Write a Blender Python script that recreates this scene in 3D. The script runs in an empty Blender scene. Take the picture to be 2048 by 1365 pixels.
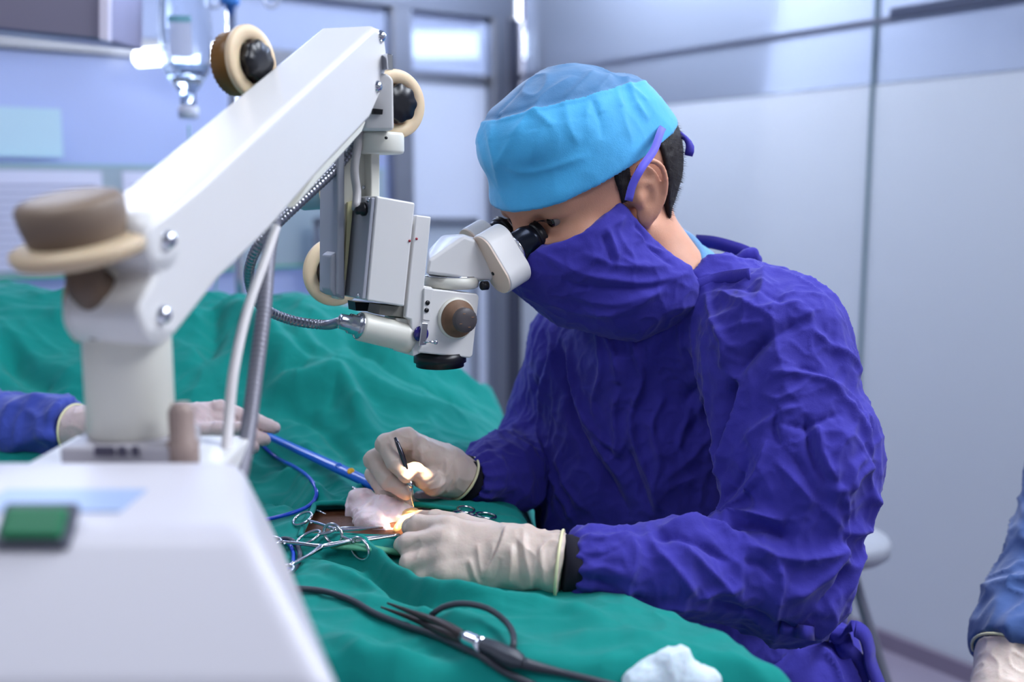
import bpy, bmesh, math, random
import numpy as np
from mathutils import Vector, Matrix, Euler
from mathutils.bvhtree import BVHTree

# ------------------------------------------------------------------ camera, light, exposure
F_PX = 2105.0; CAM_Z = 1.22; PITCH = math.radians(8.0)
sc = bpy.context.scene
COL = sc.collection
cam_d = bpy.data.cameras.new('camera'); cam = bpy.data.objects.new('camera', cam_d); COL.objects.link(cam)
cam.location = (0, 0, CAM_Z); cam.rotation_euler = (math.radians(90) - PITCH, 0, 0)
cam_d.sensor_width = 36.0; cam_d.lens = F_PX * 36.0 / 2048
cam_d.clip_start = 0.05; cam_d.clip_end = 60
cam_d.dof.use_dof = True; cam_d.dof.focus_distance = 1.14; cam_d.dof.aperture_fstop = 2.6
sc.camera = cam
sc.view_settings.view_transform = 'Standard'; sc.view_settings.look = 'None'
sc.view_settings.gamma = 1.0; sc.view_settings.use_curve_mapping = False
sc.view_settings.exposure = 0.08
w = bpy.data.worlds.new('world'); sc.world = w; w.use_nodes = True
w.node_tree.nodes['Background'].inputs[0].default_value = (0.80, 0.86, 1.0, 1)
w.node_tree.nodes['Background'].inputs[1].default_value = 0.36

def area(name, loc, target, size, power, col, sy=None):
    l = bpy.data.lights.new(name, 'AREA'); l.energy = power; l.color = col
    l.shape = 'RECTANGLE'; l.size = size; l.size_y = sy or size
    o = bpy.data.objects.new(name, l); COL.objects.link(o); o.location = loc
    o.rotation_euler = (Vector(target) - Vector(loc)).to_track_quat('-Z', 'Y').to_euler()
    return o
# one added fill and the ceiling fittings over the theatre (their panels are built with the ceiling)
area('ceiling_or_fill_lamp', (1.9, 0.1, 2.66), (1.9, 0.1, 0), 1.1, 20, (0.95, 0.96, 1.0))  # soft fill added from the right to lift camera-facing sides
area('ceiling_or_fill_lamp', (1.35, 1.2, 2.66), (1.35, 1.2, 0), 1.0, 42, (0.86, 0.92, 1.0))
area('ceiling_or_fill_lamp', (1.1, 3.0, 2.66), (1.1, 2.4, 0), 1.0, 15, (0.84, 0.91, 1.0))
area('ceiling_or_fill_lamp', (-0.9, 0.2, 2.66), (-0.9, 0.2, 0), 1.0, 4, (0.9, 0.94, 1.0))
area('ceiling_or_fill_lamp', (-1.6, 2.9, 2.66), (-1.6, 2.9, 0), 0.9, 24, (0.8, 0.86, 1.0))
# unseen fill lights added behind the glass to brighten film and far room
area('corridor_fill', (1.15, 3.70, 2.25), (0.72, 3.1, 1.0), 0.9, 150, (0.9, 0.94, 1.0), 0.6)
area('corridor_fill', (0.35, 4.9, 2.5), (0.1, 4.2, 0.9), 0.9, 90, (0.9, 0.94, 1.0), 0.6)
area('corridor_fill', (2.4, 7.0, 2.6), (2.4, 7.5, 0.0), 2.4, 320, (0.88, 0.92, 1.0))
area('corridor_fill', (-2.0, 8.5, 2.6), (-2.0, 9.0, 0.0), 2.4, 300, (0.86, 0.9, 1.0))
area('corridor_fill', (-1.6, 5.2, 2.5), (-1.4, 4.0, 0.8), 1.8, 190, (0.80, 0.85, 1.0), 0.9)

# ------------------------------------------------------------------ projection helpers
cp, sp = math.cos(PITCH), math.sin(PITCH)
def ray(px, py):
    a = (px - 1024) / F_PX; b = (682.5 - py) / F_PX
    v = Vector((a, cp + b * sp, -sp + b * cp)); return v / v.y
CAM = Vector((0, 0, CAM_Z))
def P(px, py, d): return CAM + ray(px, py) * d
def to_px(v):
    v = Vector(v) - CAM
    f = v.y * cp - v.z * sp; u = v.y * sp + v.z * cp
    return 1024 + F_PX * v.x / f, 682.5 - F_PX * u / f

# ------------------------------------------------------------------ noise (numpy)
def _hash(ix, iy, iz, s):
    h = (ix.astype(np.int64) * 374761393 + iy.astype(np.int64) * 668265263 + iz.astype(np.int64) * 2147483647 + s * 1274126177)
    h = (h ^ (h >> 13)) * 1274126177; h = h & 0xffffffff
    return ((h ^ (h >> 16)) & 0xffff).astype(np.float32) / 32767.5 - 1.0
def vnoise(p, seed=0):
    p = np.asarray(p, dtype=np.float64); i = np.floor(p).astype(np.int64); f = (p - i).astype(np.float32)
    u = f * f * f * (f * (f * 6 - 15) + 10)
    r = 0
    for dx in (0, 1):
        wx = u[:, 0] if dx else 1 - u[:, 0]
        for dy in (0, 1):
            wy = u[:, 1] if dy else 1 - u[:, 1]
            for dz in (0, 1):
                wz = u[:, 2] if dz else 1 - u[:, 2]
                a, b, c = i[:, 0] + dx, i[:, 1] + dy, i[:, 2] + dz
                g = (_hash(a, b, c, seed) * (f[:, 0] - dx) + _hash(a, b, c, seed + 31) * (f[:, 1] - dy) + _hash(a, b, c, seed + 67) * (f[:, 2] - dz))
                r = r + wx * wy * wz * g
    return r * 1.2
def worley(p, seed=0):
    p = np.asarray(p, dtype=np.float64); i = np.floor(p).astype(np.int64); best = np.full(len(p), 9.0)
    for dx in (-1, 0, 1):
        for dy in (-1, 0, 1):
            for dz in (-1, 0, 1):
                a, b, c = i[:, 0] + dx, i[:, 1] + dy, i[:, 2] + dz
                q = np.stack([a + 0.5 + 0.5 * _hash(a, b, c, seed), b + 0.5 + 0.5 * _hash(a, b, c, seed + 31), c + 0.5 + 0.5 * _hash(a, b, c, seed + 67)], 1)
                best = np.minimum(best, np.linalg.norm(p - q, axis=1))
    return best
def ridge(p, seed=0, pw=2.0):
    return np.clip(1 - np.abs(vnoise(p, seed)) * 2.6, 0, 1) ** pw

# ------------------------------------------------------------------ mesh building
class MB:
    def __init__(s): s.v = []; s.f = []; s.sm = []
    def add(s, vs, fs, smooth=True):
        n = len(s.v); s.v += [Vector(x) for x in vs]
        for f in fs: s.f.append([i + n for i in f]); s.sm.append(smooth)
        return s
ORG = {}
def origin(o): return ORG.get(o.name, Vector((0, 0, 0)))
def finish(name, me, org, mat, parent):
    o = bpy.data.objects.new(name, me); COL.objects.link(o)
    if mat: me.materials.append(mat)
    if parent is not None:
        o.parent = parent; ORG[o.name] = origin(parent)
    else:
        o.location = org; ORG[o.name] = Vector(org)
    return o
def meta(o, label=None, cat=None, group=None, kind=None):
    if label: o['label'] = label
    if cat: o['category'] = cat
    if group: o['group'] = group
    if kind: o['kind'] = kind
    return o
def obj(name, mb, mat, parent=None, bevel=0, seg=2, subsurf=0, smooth=None, solid=0, angle=35):
    vs = mb.v
    if parent is not None: org = origin(parent)
    else:
        xs = [v.x for v in vs]; ys = [v.y for v in vs]; zs = [v.z for v in vs]
        org = Vector(((min(xs) + max(xs)) / 2, (min(ys) + max(ys)) / 2, min(zs)))
    me = bpy.data.meshes.new(name)
    me.from_pydata([v - org for v in vs], [], mb.f); me.update()
    for i, p in enumerate(me.polygons): p.use_smooth = mb.sm[i] if smooth is None else smooth
    bm = bmesh.new(); bm.from_mesh(me); bmesh.ops.recalc_face_normals(bm, faces=bm.faces); bm.to_mesh(me); bm.free()
    o = finish(name, me, org, mat, parent)
    if solid:
        m = o.modifiers.new('s', 'SOLIDIFY'); m.thickness = solid; m.offset = 0
    if bevel:
        m = o.modifiers.new('b', 'BEVEL'); m.width = bevel; m.segments = seg; m.limit_method = 'ANGLE'; m.angle_limit = math.radians(angle)
        m.harden_normals = True
        for p in me.polygons: p.use_smooth = True
    if subsurf:
        m = o.modifiers.new('u', 'SUBSURF'); m.levels = subsurf; m.render_levels = subsurf
    return o
def empty(name, loc, label=None, cat=None, group=None):
    o = bpy.data.objects.new(name, None); COL.objects.link(o); o.location = loc; ORG[o.name] = Vector(loc); o.empty_display_size = 0.05
    return meta(o, label, cat, group)
def basis(axis, hint=None):
    a = Vector(axis).normalized(); h = Vector(hint) if hint is not None else (Vector((0, 0, 1)) if abs(a.z) < 0.9 else Vector((1, 0, 0)))
    x = (h - a * h.dot(a)).normalized(); return a, x, a.cross(x)
def box(mb, c, s, ax=None):
    ax = ax or (Vector((1, 0, 0)), Vector((0, 1, 0)), Vector((0, 0, 1))); c = Vector(c)
    vs = [c + ax[0] * (i * s[0] / 2) + ax[1] * (j * s[1] / 2) + ax[2] * (k * s[2] / 2) for i in (-1, 1) for j in (-1, 1) for k in (-1, 1)]
    return mb.add(vs, [(0, 1, 3, 2), (4, 6, 7, 5), (0, 4, 5, 1), (2, 3, 7, 6), (0, 2, 6, 4), (1, 5, 7, 3)], False)
def prism(mb, pts, vec, smooth=False):
    n = len(pts); pts = [Vector(p) for p in pts]; vec = Vector(vec)
    return mb.add(pts + [p + vec for p in pts], [list(range(n)), list(range(2 * n - 1, n - 1, -1))] + [(i, (i + 1) % n, n + (i + 1) % n, n + i) for i in range(n)], smooth)
def hull(mb, pts):
    bm = bmesh.new()
    for p in pts: bm.verts.new(p)
    r = bmesh.ops.convex_hull(bm, input=bm.verts[:])
    bmesh.ops.delete(bm, geom=list({g for g in r['geom_interior'] if isinstance(g, bmesh.types.BMVert)}), context='VERTS')
    bmesh.ops.dissolve_limit(bm, angle_limit=math.radians(3), verts=bm.verts[:], edges=bm.edges[:])
    bm.verts.index_update()
    mb.add([v.co.copy() for v in bm.verts], [[v.index for v in f.verts] for f in bm.faces], False); bm.free(); return mb
def lathe(mb, base, axis, prof, n=32, hint=None, wob=None):
    """prof: list of (radius, height); sharp corners by repeated points"""
    a, x, y = basis(axis, hint); base = Vector(base); vs = []; fs = []
    for r, h in prof:
        for i in range(n):
            t = 2 * math.pi * i / n; rr = r * (1 + (wob(t) if wob and r > 0 else 0))
            vs.append(base + a * h + (x * math.cos(t) + y * math.sin(t)) * max(rr, 1e-5))
    for k in range(len(prof) - 1):
        for i in range(n):
            j = (i + 1) % n; fs.append((k * n + i, k * n + j, (k + 1) * n + j, (k + 1) * n + i))
    fs.append(list(range(n - 1, -1, -1))); fs.append([(len(prof) - 1) * n + i for i in range(n)])
    return mb.add(vs, fs, True)
def smooth_path(pts, step):
    pts = [Vector(p) for p in pts]; out = []
    q = [pts[0] * 2 - pts[1]] + pts + [pts[-1] * 2 - pts[-2]]
    for i in range(1, len(q) - 2):
        a, b, c, d = q[i - 1:i + 3]; n = max(2, int((c - b).length / step))
        for k in range(n):
            t = k / n; out.append(0.5 * ((2 * b) + (c - a) * t + (2 * a - 5 * b + 4 * c - d) * t * t + (3 * b - a - 3 * c + d) * t ** 3))
    out.append(pts[-1]); return out
def tube(mb, pts, r, n=12, step=0.006, closed=False, flat=None, caps=True, smoothp=True):
    """r: number or function(t 0..1); flat=(normal, ratio) squashes the section"""
    path = smooth_path(pts, step) if smoothp else [Vector(p) for p in pts]
    m = len(path); vs = []; fs = []; up = None
    for i, p in enumerate(path):
        if closed: t = (path[(i + 1) % m] - path[i - 1]).normalized()
        else: t = (path[min(i + 1, m - 1)] - path[max(i - 1, 0)]).normalized()
        if flat: up = Vector(flat[0])
        elif up is None: up = Vector((0, 0, 1)) if abs(t.z) < 0.9 else Vector((1, 0, 0))
        x = (up - t * up.dot(t)).normalized(); y = t.cross(x)
        if not flat: up = x
        rr = r(i / (m - 1)) if callable(r) else r; fx = flat[1] if flat else 1
        for k in range(n):
            a = 2 * math.pi * k / n; vs.append(p + x * (math.cos(a) * rr * fx) + y * (math.sin(a) * rr))
    L = m if closed else m - 1
    for i in range(L):
        for k in range(n):
            l = (k + 1) % n; j = (i + 1) % m; fs.append((i * n + k, i * n + l, j * n + l, j * n + k))
    if not closed and caps: fs.append(list(range(n - 1, -1, -1))); fs.append([(m - 1) * n + k for k in range(n)])
    return mb.add(vs, fs, True)
def ring_pts(c, ax, ay, rx, ry, n=40):
    return [Vector(c) + Vector(ax) * (rx * math.cos(2 * math.pi * i / n)) + Vector(ay) * (ry * math.sin(2 * math.pi * i / n)) for i in range(n)]

# ------------------------------------------------------------------ signed distance bodies, meshed by surface nets
def A(v): return np.array([v[0], v[1], v[2]], dtype=np.float32)
def cone(p, a, b, ra, rb):
    a = A(a); b = A(b); ba = b - a; h = np.clip(((p - a) @ ba) / max(float(ba @ ba), 1e-9), 0, 1)
    return np.linalg.norm(p - a - h[:, None] * ba, axis=1) - (ra + (rb - ra) * h)
def ell(p, c, r, ax=None):
    q = p - A(c)
    if ax is not None: q = q @ np.array([[*a] for a in ax], dtype=np.float32).T
    r = np.array(r, dtype=np.float32); k0 = np.linalg.norm(q / r, axis=1); k1 = np.linalg.norm(q / (r * r), axis=1) + 1e-9
    return k0 * (k0 - 1) / k1
def smin(a, b, k):
    h = np.clip(0.5 + 0.5 * (b - a) / k, 0, 1); return b + (a - b) * h - k * h * (1 - h)
def smax(a, b, k): return -smin(-a, -b, k)
def plane_side(p, pt, n): n = Vector(n).normalized(); return (p - A(pt)) @ A(n)
def nets(fn, lo, hi, h, mb=4):
    lo = np.array([*lo], dtype=np.float32); hi = np.array([*hi], dtype=np.float32)
    nb = np.ceil((hi - lo) / (h * mb)).astype(int); N = nb * mb
    g = [lo[i] + (np.arange(nb[i], dtype=np.float32) * mb + (mb - 1) / 2) * h for i in range(3)]
    X, Y, Z = np.meshgrid(*g, indexing='ij'); c = np.stack([X.ravel(), Y.ravel(), Z.ravel()], 1)
    D = fn(c).astype(np.float32); act = np.abs(D) < h * mb * 1.6
    F = np.repeat(np.repeat(np.repeat(D.reshape(nb), mb, 0), mb, 1), mb, 2)
    ids = np.argwhere(act.reshape(nb)); o = np.stack(np.meshgrid(*[np.arange(mb)] * 3, indexing='ij'), -1).reshape(-1, 3)
    for s in range(0, len(ids), 20000):
        I = (ids[s:s + 20000, None, :] * mb + o[None]).reshape(-1, 3)
        F[I[:, 0], I[:, 1], I[:, 2]] = fn(lo + I.astype(np.float32) * h)
    S = F < 0
    cnt = np.zeros(np.array(F.shape) - 1, dtype=np.int8)
    for a in (0, 1):
        for b in (0, 1):
            for d in (0, 1): cnt += S[a:S.shape[0] - 1 + a, b:S.shape[1] - 1 + b, d:S.shape[2] - 1 + d]
    cells = np.argwhere((cnt > 0) & (cnt < 8)); idx = np.full(cnt.shape, -1, dtype=np.int64); idx[tuple(cells.T)] = np.arange(len(cells))
    acc = np.zeros((len(cells), 3)); num = np.zeros(len(cells))
    cor = [(a, b, d) for a in (0, 1) for b in (0, 1) for d in (0, 1)]
    for i, a in enumerate(cor):
        for b in cor[i + 1:]:
            if sum(abs(a[k] - b[k]) for k in range(3)) != 1: continue
            fa = F[tuple((cells + a).T)]; fb = F[tuple((cells + b).T)]; m = (fa < 0) != (fb < 0)
            t = np.where(m, fa / np.where(m, fa - fb, 1), 0)[:, None]
            pt = np.array(a) + (np.array(b) - np.array(a)) * t
            acc[m] += pt[m]; num[m] += 1
    V = lo + (cells + acc / np.maximum(num, 1)[:, None]) * h
    faces = []
    for ax in range(3):
        sl0 = [slice(None)] * 3; sl1 = [slice(None)] * 3; sl0[ax] = slice(0, -1); sl1[ax] = slice(1, None)
        e = np.argwhere(S[tuple(sl0)] != S[tuple(sl1)]); b_, c_ = [k for k in range(3) if k != ax]
        e = e[(e[:, b_] > 0) & (e[:, c_] > 0) & (e[:, b_] < F.shape[b_] - 1) & (e[:, c_] < F.shape[c_] - 1)]
        q = []
        for db, dc in ((-1, -1), (0, -1), (0, 0), (-1, 0)):
            k = e.copy(); k[:, b_] += db; k[:, c_] += dc; q.append(idx[tuple(k.T)])
        q = np.stack(q, 1); ins = S[tuple(e.T)]; flip = ins if ax != 1 else ~ins
        q[~flip] = q[~flip][:, ::-1]; faces.append(q[(q >= 0).all(1)])
    return V.astype(np.float64), np.concatenate(faces)
def vnormals(V, Q):
    n = np.cross(V[Q[:, 2]] - V[Q[:, 0]], V[Q[:, 3]] - V[Q[:, 1]]); N = np.zeros_like(V)
    for k in range(4): np.add.at(N, Q[:, k], n)
    return N / (np.linalg.norm(N, axis=1)[:, None] + 1e-12)
def relax(V, Q, it=1, lam=0.5):
    for _ in range(it):
        acc = np.zeros_like(V); num = np.zeros(len(V))
        for a, b in ((0, 1), (1, 2), (2, 3), (3, 0)):
            np.add.at(acc, Q[:, a], V[Q[:, b]]); np.add.at(num, Q[:, a], 1)
            np.add.at(acc, Q[:, b], V[Q[:, a]]); np.add.at(num, Q[:, b], 1)
        V = V + (acc / np.maximum(num, 1)[:, None] - V) * lam
    return V
def npobj(name, V, Q, mat, parent=None, subsurf=0, org=None):
    if parent is not None: org = origin(parent)
    elif org is None: org = Vector(((V[:, 0].min() + V[:, 0].max()) / 2, (V[:, 1].min() + V[:, 1].max()) / 2, V[:, 2].min()))
    me = bpy.data.meshes.new(name); W = (V - np.array([*org])).astype(np.float32)
    Q = np.ascontiguousarray(Q, dtype=np.int32); me.vertices.add(len(W)); me.vertices.foreach_set('co', W.ravel())
    me.loops.add(Q.size); me.loops.foreach_set('vertex_index', Q.ravel())
    me.polygons.add(len(Q)); me.polygons.foreach_set('loop_start', np.arange(0, Q.size, 4, dtype=np.int32))
    me.update(calc_edges=True); me.validate()
    me.polygons.foreach_set('use_smooth', np.ones(len(me.polygons), dtype=bool)); me.update()
    o = finish(name, me, org, mat, parent)
    if subsurf:
        m = o.modifiers.new('u', 'SUBSURF'); m.levels = subsurf; m.render_levels = subsurf
    return o
def segdist(V, pts):
    """distance to a polyline and the parameter along it 0..1"""
    pts = [A(p) for p in pts]; L = [np.linalg.norm(pts[i + 1] - pts[i]) for i in range(len(pts) - 1)]; T = sum(L) or 1
    best = np.full(len(V), 1e9); tt = np.zeros(len(V)); s = 0
    for i in range(len(pts) - 1):
        a, b = pts[i], pts[i + 1]; ba = b - a; h = np.clip(((V - a) @ ba) / max(float(ba @ ba), 1e-12), 0, 1)
        d = np.linalg.norm(V - a - h[:, None] * ba, axis=1); m = d < best; best[m] = d[m]; tt[m] = (s + h[m] * L[i]) / T; s += L[i]
    return best, tt
def creases(V, Q, lst, N=None):
    """lst: (pixel polyline or 3D polyline, height, width); laid on the real surface, then raised or sunk along its normals"""
    tree = BVHTree.FromPolygons([Vector(v) for v in V], [tuple(int(i) for i in q) for q in Q]); N = vnormals(V, Q) if N is None else N
    D = np.zeros(len(V))
    for pts, hgt, wid in lst:
        p3 = []
        q = smooth_path([Vector((a, b, 0)) for a, b in pts], 12)
        for a in q:
            hit = tree.ray_cast(CAM, ray(a.x, a.y).normalized())
            if hit[0] is not None and (not p3 or (hit[0] - p3[-1]).length < 0.08): p3.append(hit[0])
        if len(p3) < 2: continue
        lo = np.min([A(p) for p in p3], 0) - wid * 3; hi = np.max([A(p) for p in p3], 0) + wid * 3
        m = ((V > lo) & (V < hi)).all(1)
        if not m.any(): continue
        d, t = segdist(V[m].astype(np.float32), p3)
        D[m] += hgt * np.exp(-np.abs(d / wid) ** 1.35) * np.clip(np.minimum(t, 1 - t) * 5, 0, 1) ** 0.7
    return D

# ------------------------------------------------------------------ materials
def lin(c): return tuple((x / 12.92 if x <= 0.04045 else ((x + 0.055) / 1.055) ** 2.4) for x in [k / 255 for k in c]) + (1,)
MATS = {}
def mat(name, rgb, rough=0.5, metal=0.0, spec=0.5, bump=None, var=None, sub=0, coat=0, sheen=0, emit=None, trans=0, ior=1.45, alpha=1, weave=None):
    if name in MATS: return MATS[name]
    m = bpy.data.materials.new(name); m.use_nodes = True; nt = m.node_tree; b = nt.nodes['Principled BSDF']; I = b.inputs
    I['Base Color'].default_value = lin(rgb); I['Roughness'].default_value = rough; I['Metallic'].default_value = metal
    I['Specular IOR Level'].default_value = spec; I['IOR'].default_value = ior
    I['Subsurface Weight'].default_value = sub; I['Subsurface Scale'].default_value = 0.01
    I['Coat Weight'].default_value = coat; I['Sheen Weight'].default_value = sheen; I['Transmission Weight'].default_value = trans; I['Alpha'].default_value = alpha
    if emit: I['Emission Color'].default_value = lin(emit[0]); I['Emission Strength'].default_value = emit[1]
    tc = nt.nodes.new('ShaderNodeTexCoord')
    if var:
        n = nt.nodes.new('ShaderNodeTexNoise'); n.inputs['Scale'].default_value = var[1]; n.inputs['Detail'].default_value = 5
        r = nt.nodes.new('ShaderNodeValToRGB'); k = var[0]
        r.color_ramp.elements[0].color = tuple(x * (1 - k) for x in lin(rgb)[:3]) + (1,); r.color_ramp.elements[1].color = tuple(min(1, x * (1 + k)) for x in lin(rgb)[:3]) + (1,)
        r.color_ramp.elements[0].position = 0.3; r.color_ramp.elements[1].position = 0.7
        nt.links.new(tc.outputs['Object'], n.inputs['Vector']); nt.links.new(n.outputs['Fac'], r.inputs[0]); nt.links.new(r.outputs[0], I['Base Color'])
    last = None
    for bp in (bump or []):
        kind, scale, dist = bp[:3]; mp = nt.nodes.new('ShaderNodeMapping'); mp.inputs['Scale'].default_value = bp[3] if len(bp) > 3 else (1, 1, 1)
        nt.links.new(tc.outputs['Object'], mp.inputs[0])
        if kind == 'noise': n = nt.nodes.new('ShaderNodeTexNoise'); n.inputs['Scale'].default_value = scale; n.inputs['Detail'].default_value = 6; out = n.outputs['Fac']
        elif kind == 'crease':
            w_ = nt.nodes.new('ShaderNodeTexNoise'); w_.inputs['Scale'].default_value = scale * 0.6; w_.inputs['Detail'].default_value = 3
            mx = nt.nodes.new('ShaderNodeMixRGB'); mx.inputs[0].default_value = 0.12
            nt.links.new(mp.outputs[0], w_.inputs['Vector']); nt.links.new(mp.outputs[0], mx.inputs[1]); nt.links.new(w_.outputs['Color'], mx.inputs[2])
            n = nt.nodes.new('ShaderNodeTexVoronoi'); n.feature = 'F1'; n.inputs['Scale'].default_value = scale; out = n.outputs['Distance']
            nt.links.new(mx.outputs[0], n.inputs['Vector'])
        else: n = nt.nodes.new('ShaderNodeTexVoronoi'); n.inputs['Scale'].default_value = scale; out = n.outputs['Distance']
        if kind != 'crease': nt.links.new(mp.outputs[0], n.inputs['Vector'])
        bn = nt.nodes.new('ShaderNodeBump'); bn.inputs['Strength'].default_value = 1; bn.inputs['Distance'].default_value = dist
        nt.links.new(out, bn.inputs['Height'])
        if last: nt.links.new(last.outputs[0], bn.inputs['Normal'])
        last = bn
    if last: nt.links.new(last.outputs[0], I['Normal'])
    MATS[name] = m; return m
def mix_mat(name, rgb, transp, rough, trl=0.5, trc=None):
    """translucent film or pane: part clear, part diffusing from both sides, with a soft gloss"""
    m = bpy.data.materials.new(name); m.use_nodes = True; nt = m.node_tree; nt.nodes.clear(); N = nt.nodes.new; K = nt.links.new
    out = N('ShaderNodeOutputMaterial'); tr = N('ShaderNodeBsdfTransparent'); tr.inputs[0].default_value = lin(trc or (255, 255, 255))
    df = N('ShaderNodeBsdfDiffuse'); df.inputs[0].default_value = lin(rgb); tl = N('ShaderNodeBsdfTranslucent'); tl.inputs[0].default_value = lin(rgb)
    gl = N('ShaderNodeBsdfGlossy'); gl.inputs['Roughness'].default_value = rough; lw = N('ShaderNodeFresnel'); lw.inputs[0].default_value = 1.5
    a = N('ShaderNodeMixShader'); a.inputs[0].default_value = trl; K(df.outputs[0], a.inputs[1]); K(tl.outputs[0], a.inputs[2])
    b = N('ShaderNodeMixShader'); b.inputs[0].default_value = transp; K(a.outputs[0], b.inputs[1]); K(tr.outputs[0], b.inputs[2])
    c = N('ShaderNodeMixShader'); K(lw.outputs[0], c.inputs[0]); K(b.outputs[0], c.inputs[1]); K(gl.outputs[0], c.inputs[2]); K(c.outputs[0], out.inputs[0])
    MATS[name] = m; return m
STEEL = mat('brushed_steel', (150, 152, 160), 0.34, 1.0, bump=[('noise', 40, 0.0004, (1, 1, 0.02))])
CHROME = mat('chrome', (215, 218, 225), 0.08, 1.0)
INSTR = mat('surgical_steel', (196, 198, 204), 0.17, 1.0)
ENAMEL = mat('ivory_enamel', (226, 224, 222), 0.36, coat=0.15, var=(0.02, 8))
IVORY = mat('warm_ivory_enamel', (222, 220, 208), 0.38, coat=0.1)
GREYP = mat('grey_panel_paint', (160, 162, 172), 0.42)
BLACK = mat('black_plastic', (22, 22, 28), 0.32)
# ------------------------------------------------------------------ the room
C0 = Vector((0.01, 4.14, 0)); DR = Vector((0.71, -1.0, 0)).normalized(); DL = Vector((-1.0, -0.71, 0)).normalized()
NR = Vector((-DR.y, DR.x, 0)); NR = NR if NR.y < 0 else -NR        # normals into the room
NL = Vector((DL.y, -DL.x, 0)); NL = NL if NL.y < 0 else -NL
Zv = Vector((0, 0, 1))
def struct(name, mb, m, parent=None, **k):
    o = obj(name, mb, m, parent, **k); o['kind'] = 'structure'; return o
def slab(mb, D, N, s0, s1, z0, z1, th=0.01, off=0.0):
    c = C0 + D * ((s0 + s1) / 2) + N * off; return box(mb, (c.x, c.y, (z0 + z1) / 2), (abs(s1 - s0), th, z1 - z0), (D, N, Zv))
floor_m = mat('vinyl_floor', (128, 122, 140), 0.35, var=(0.06, 3))
struct('floor', box(MB(), (0, 6, -0.02), (15, 20, 0.04)), floor_m)
ceil_m = mat('ceiling_panel', (205, 210, 222), 0.6)
struct('ceiling', box(MB(), (0, 6, 2.73), (15, 20, 0.04)), ceil_m)
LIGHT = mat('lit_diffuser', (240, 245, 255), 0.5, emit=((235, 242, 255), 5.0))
def panel_light(x, y, sx, sy, label, rot=0.0):
    t = empty('ceiling_or_fill_light', (x, y, 2.67), label, 'ceiling light', None)
    ax = (Vector((math.cos(rot), math.sin(rot), 0)), Vector((-math.sin(rot), math.cos(rot), 0)), Zv)
    obj('light_frame', box(MB(), (x, y, 2.695), (sx + 0.08, sy + 0.08, 0.03), ax), STEEL, t)
    obj('diffuser', box(MB(), (x, y, 2.675), (sx, sy, 0.012), ax), LIGHT, t)
panel_light(1.35, 1.2, 1.0, 1.0, 'square ceiling light panel above the surgeon back')
panel_light(1.9, 0.1, 1.1, 1.1, 'large square panel of the added fill light to the right behind the photographer')
panel_light(1.1, 3.0, 1.0, 1.0, 'square ceiling light panel beside the right glass wall')
panel_light(-0.9, 0.2, 1.0, 1.0, 'square ceiling light panel behind the photographer')
panel_light(-1.6, 2.9, 0.9, 0.9, 'square ceiling light panel near the left glass wall')
panel_light(-0.24, 10.8, 1.62, 1.8, 'bright ceiling panel seen through the glass left of the surgeon cap')
a0_ = P(268, 116, 3.2); a1_ = P(440, 104, 3.2); t = empty('lamp_reflection', (a0_ + a1_) / 2 - Zv * 0.03, 'glowing white bar added as a lamp reflection behind the infusion bottle on the left glass wall', 'reflection')  # glowing bar added in place of a lamp's reflection in the glass
mb = MB(); tube(mb, [a0_ + Vector((0.01, 0, 0)), a1_], 0.026, 20); tube(mb, [a0_, a0_ + Vector((0.012, 0, 0))], lambda q: 0.012 + 0.014 * q, 20); obj('reflection_bar', mb, LIGHT, t)
obj('reflection_bar_bracket', box(MB(), (a0_ + a1_) / 2 + Vector((0.0, 0.035, 0.0)), (0.2, 0.02, 0.03)), STEEL, t)
# far side of the corridor
struct('wall_back', box(MB(), (0, 13.5, 1.35), (15, 0.05, 2.75)), mat('far_wall_paint', (176, 186, 206), 0.6))
# left glass wall: film, clear upper light, rails
FILM_L = mix_mat('blue_privacy_film', (196, 209, 244), 0.06, 0.25, 0.35)
FILM_R = mix_mat('white_privacy_film', (208, 214, 224), 0.05, 0.22, 0.5)
FILM_D = mix_mat('door_film', (216, 224, 238), 0.08, 0.2, 0.5)
CLEAR_L = mix_mat('upper_clear_glass', (188, 196, 214), 0.5, 0.08, 0.5, (225, 235, 250))
def wall_glass(name, D, N, s0, s1, z0, z1, m): return struct(name, slab(MB(), D, N, s0, s1, z0, z1, 0.012), m)
S1, S2 = 0.085, 0.415                                                # posts along the left wall
wall_glass('window_1', DL, NL, 0.56, 3.4, 0.12, 1.63, FILM_L)
wall_glass('window_2', DL, NL, 0.56, 3.4, 1.69, 1.86, CLEAR_L)
struct('trim_1', slab(MB(), DL, NL, 0.56, 3.4, 1.63, 1.69, 0.05), STEEL, bevel=0.006)
struct('trim_2', slab(MB(), DL, NL, 0.0, 3.4, 1.86, 2.02, 0.09), STEEL, bevel=0.006)
wall_glass('window_3', DL, NL, 0.0, 3.4, 2.02, 2.71, CLEAR_L)
struct('baseboard_left', slab(MB(), DL, NL, 0.56, 3.4, 0.0, 0.12, 0.05), STEEL)
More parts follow.
